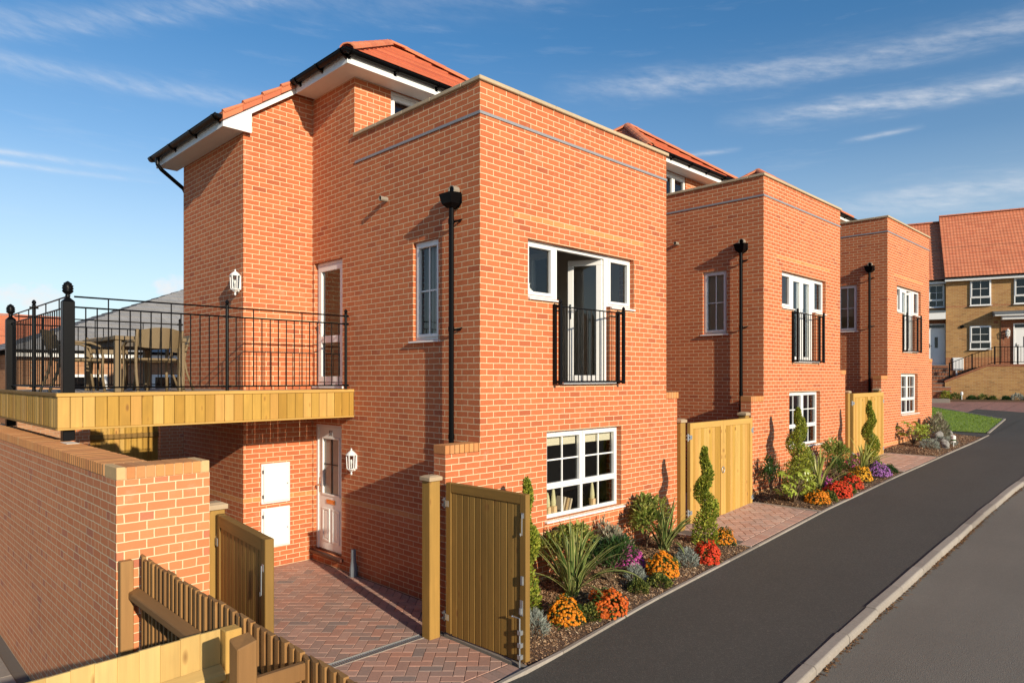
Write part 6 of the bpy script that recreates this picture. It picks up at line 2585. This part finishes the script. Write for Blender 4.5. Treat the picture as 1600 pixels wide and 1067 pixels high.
def far_steps():
    def place(o, label, cat):
        tag(o, label, cat)
        return o
    # terrace wall with a raking top, 1.6 m in front of the right house
    r = empty('terrace_wall', (FX, FY, 0), FROT, 'long buff brick wall with a raking brick top in front of the far right house', 'wall')
    w = MB()
    w.prism([(-0.15, -1.6, 0.9), (-0.15, -1.6, 2.72), (1.62, -1.6, 3.52), (9, -1.6, 3.52), (9, -1.6, 0.9)], (0, 0.24, 0))
    w.box(1.2, -1.359, 0.9, 9, -0.001, 3.50)
    w.build('wall', MAT['planter_brick'], r)
    c = MB()
    c.prism([(-0.17, -1.62, 2.724), (1.61, -1.62, 3.524), (9, -1.62, 3.524), (9, -1.62, 3.624), (1.60, -1.62, 3.624), (-0.17, -1.62, 2.824)], (0, 0.28, 0))
    c.build('brick_capping', MAT['brown_brick'], r)
    f = empty('iron_railing', (FX, FY, 0), FROT, 'black iron railing climbing the raking wall of the far right house', 'railing')
    m = MB()
    pts = [(0.05, -1.48, 2.85), (1.0, -1.48, 3.28), (1.93, -1.48, 3.63), (2.85, -1.48, 3.63), (4.2, -1.48, 3.63), (6.5, -1.48, 3.63)]
    for p in pts:
        m.box(p[0] - 0.03, p[1] - 0.03, p[2] - 0.03, p[0] + 0.03, p[1] + 0.03, p[2] + 0.88)
    for a, b in zip(pts, pts[1:]):
        for dz in (0.10, 0.84):
            m.tube([(a[0], a[1], a[2] + dz), (b[0], b[1], b[2] + dz)], 0.016, 4)
        n = int((b[0] - a[0]) / 0.12)
        for i in range(1, n):
            q = Vector(a).lerp(Vector(b), i / n)
            m.tube([q + Vector((0, 0, 0.1)), q + Vector((0, 0, 0.84))], 0.009, 4)
    m.build('bars', MAT['black_iron'], f)
    # steps of the left house: eight treads rising away, between cheek walls
    s = empty('front_steps', (FX, FY, 0), FROT, 'flight of brown brick steps up to the set-back far house door', 'steps')
    b = MB()
    n = 8
    for i in range(n):
        y0 = -2.1 + i * 0.28
        z1 = 2.10 + (3.60 - 2.10) * (i + 1) / n
        b.box(-0.74, y0, 0.9, 0.09, y0 + 0.281 if i < n - 1 else 1.04, z1)
    b.build('treads', MAT['brown_brick'], s)
    e = MB()
    for i in range(n):
        y0 = -2.1 + i * 0.28
        z1 = 2.10 + (3.60 - 2.10) * (i + 1) / n
        e.box(-0.74, y0 - 0.02, z1 + 0.001, 0.09, y0 + 0.28, z1 + 0.03)
    e.build('nosing', MAT['concrete'], s)
    k = MB()
    k.prism([(-0.98, -2.15, 0.9), (-0.98, 1.04, 0.9), (-0.98, 1.04, 3.85), (-0.98, 0.1, 3.85), (-0.98, -2.15, 2.7)], (0.23, 0, 0))
    k.box(-1.02, -2.45, 0.9, -0.72, -2.151, 2.78)
    k.build('cheek_wall', MAT['brown_brick'], s)
    h = MB()
    h.rod((-0.86, -2.05, 2.7), (-0.86, -2.05, 3.55), 0.05)
    h.rod((-0.86, 0.1, 3.8), (-0.86, 0.1, 4.7), 0.05)
    h.rod((-0.86, -2.05, 3.5), (-0.86, 0.1, 4.65), 0.03)
    h.rod((-0.86, -2.05, 2.85), (-0.86, 0.1, 3.98), 0.03)
    for i in range(1, 14):
        q = Vector((-0.86, -2.05, 2.85)).lerp(Vector((-0.86, 0.1, 3.98)), i / 14)
        h.rod(q, q + Vector((0, 0, 0.66)), 0.014)
    h.rod((-0.86, 0.1, 4.65), (-0.86, 1.0, 4.65), 0.03)
    h.rod((-2.4, 0.12, 4.65), (-0.86, 0.12, 4.65), 0.03)
    for i in range(12):
        h.rod((-2.3 + i * 0.12, 0.12, 3.8), (-2.3 + i * 0.12, 0.12, 4.65), 0.014)
    h.build('handrail', MAT['black_iron'], s)
    t = MB()
    t.box(-3.5, 0.05, 0.9, -0.981, 1.04, 3.78)
    t.build('landing', MAT['brown_brick'], s)
    q = MB(MF)
    q.box(-3.5, -3.2, 1.4, -0.05, -2.46, G(41) + 0.06)
    struct(q.build('pavement', MAT['concrete'], bevel=0.01))
    mb = meter_box(MF @ front_frame(0.31, -0.001, 3.37), 0.44, 0.62, 'white meter box on the far right house beside the steps')
    pipe = MB(MF)
    pipe.box(0.42, -0.06, 2.4, 0.50, -0.001, 3.35)
    tag(pipe.build('cable_duct', MAT['white_upvc']), 'white duct below the meter box of the far house', 'pipe')
    for (x, y, z, lab) in ((2.64, -0.035, 5.2, 'white lantern beside the door of the far right house'), (6.0 + 0.26 - 6.0, 1.0, 5.3, 'white lantern half hidden beside the set-back far door')):
        p = MF @ Vector((x, y, z))
        lantern(p, FROT + R(90), lab, 1.25)
    # planted strip at the wall foot
    bz = G(39.5)
    bd = MB(MF)
    bd.box(-0.1, -2.5, bz - 0.3, 9, -1.601, bz + 0.10)
    struct(bd.build('flower_bed', MAT['bed_soil']))
    rng = random.Random(77)
    spots = [(-0.15, -2.2, 0.62, 'conifer_green', 'golden conifer at the foot of the far steps'), (0.25, -2.1, 0.42, 'laurel_green', 'low green bush right of the golden conifer'),
             (0.9, -2.2, 0.26, 'dark_green', 'dark low plant under the raking wall'), (1.35, -2.1, 0.34, 'box_green', 'pale green tuft under the raking wall'),
             (1.75, -2.25, 0.24, 'box_green', 'small green cushion in the middle of the far bed'), (2.3, -2.15, 0.25, 'dark_green', 'dark green cushion beside the pink speck in the far bed'),
             (2.75, -2.1, 0.45, 'silver_leaf', 'feathery pale grass clump at the right of the far bed'), (3.2, -2.2, 0.3, 'laurel_green', 'green plant at the right end of the far bed'), (3.8, -2.2, 0.35, 'box_green', 'yellow-green plant beyond the right end of the far bed')]
    for i, (x, y, s_, mt, lab) in enumerate(spots):
        p = MF @ Vector((x, y, 0))
        o = tuft('low_plant', p.x, p.y, s_ * (0.45 if i == 0 else 0.75), s_, 420, mt, lab, 'plant', 90 + i, 0.09, 0.014)
        o.location.z = bz + 0.08
    st = MB(MF)
    st.lathe((0.5, -2.3, bz + 0.05), [(0.02, 0), (0.02, 0.25), (0.06, 0.28), (0.06, 0.40), (0.02, 0.44)], 8)
    tag(st.build('garden_light', MAT['white_upvc']), 'tiny white garden light in the far bed', 'garden light')


far_steps()

# long grey-roofed building beyond the deck and a red-roofed house farther left
gb = simple_gable('garage_block', 'low brick building with a long grey tiled roof beyond the deck', (3.9, 24.2, 0), 0, 17.0, 7.6, -3.5, EYE + 0.80, 2.75, 'tan_brick', 'slate_roof_tile', hips=(6.6, 4.6), cat='building', gauge=0.32)
far_window(gb, 1.2, EYE - 1.3, 2.3, EYE + 0.1)
far_window(gb, 3.6, EYE - 1.3, 4.7, EYE + 0.1)
g2 = simple_gable('garage_block', 'low brick building with a grey roof at the left edge beyond the railings', (-6.5, 27.5, 0), 0, 9.6, 6, -3.5, EYE + 0.55, 1.2, 'tan_brick', 'slate_roof_tile', hips=(0, 0), cat='building', gauge=0.32)
far_window(g2, 7.6, EYE - 1.4, 8.6, EYE + 0.0)
g3 = simple_gable('detached_house', 'red-roofed house far beyond the grey roofs on the left', (-9, 52, 0), R(6), 22, 9, -4.5, EYE + 1.3, 3.0, 'tan_brick', 'pink_roof_tile', cat='house')
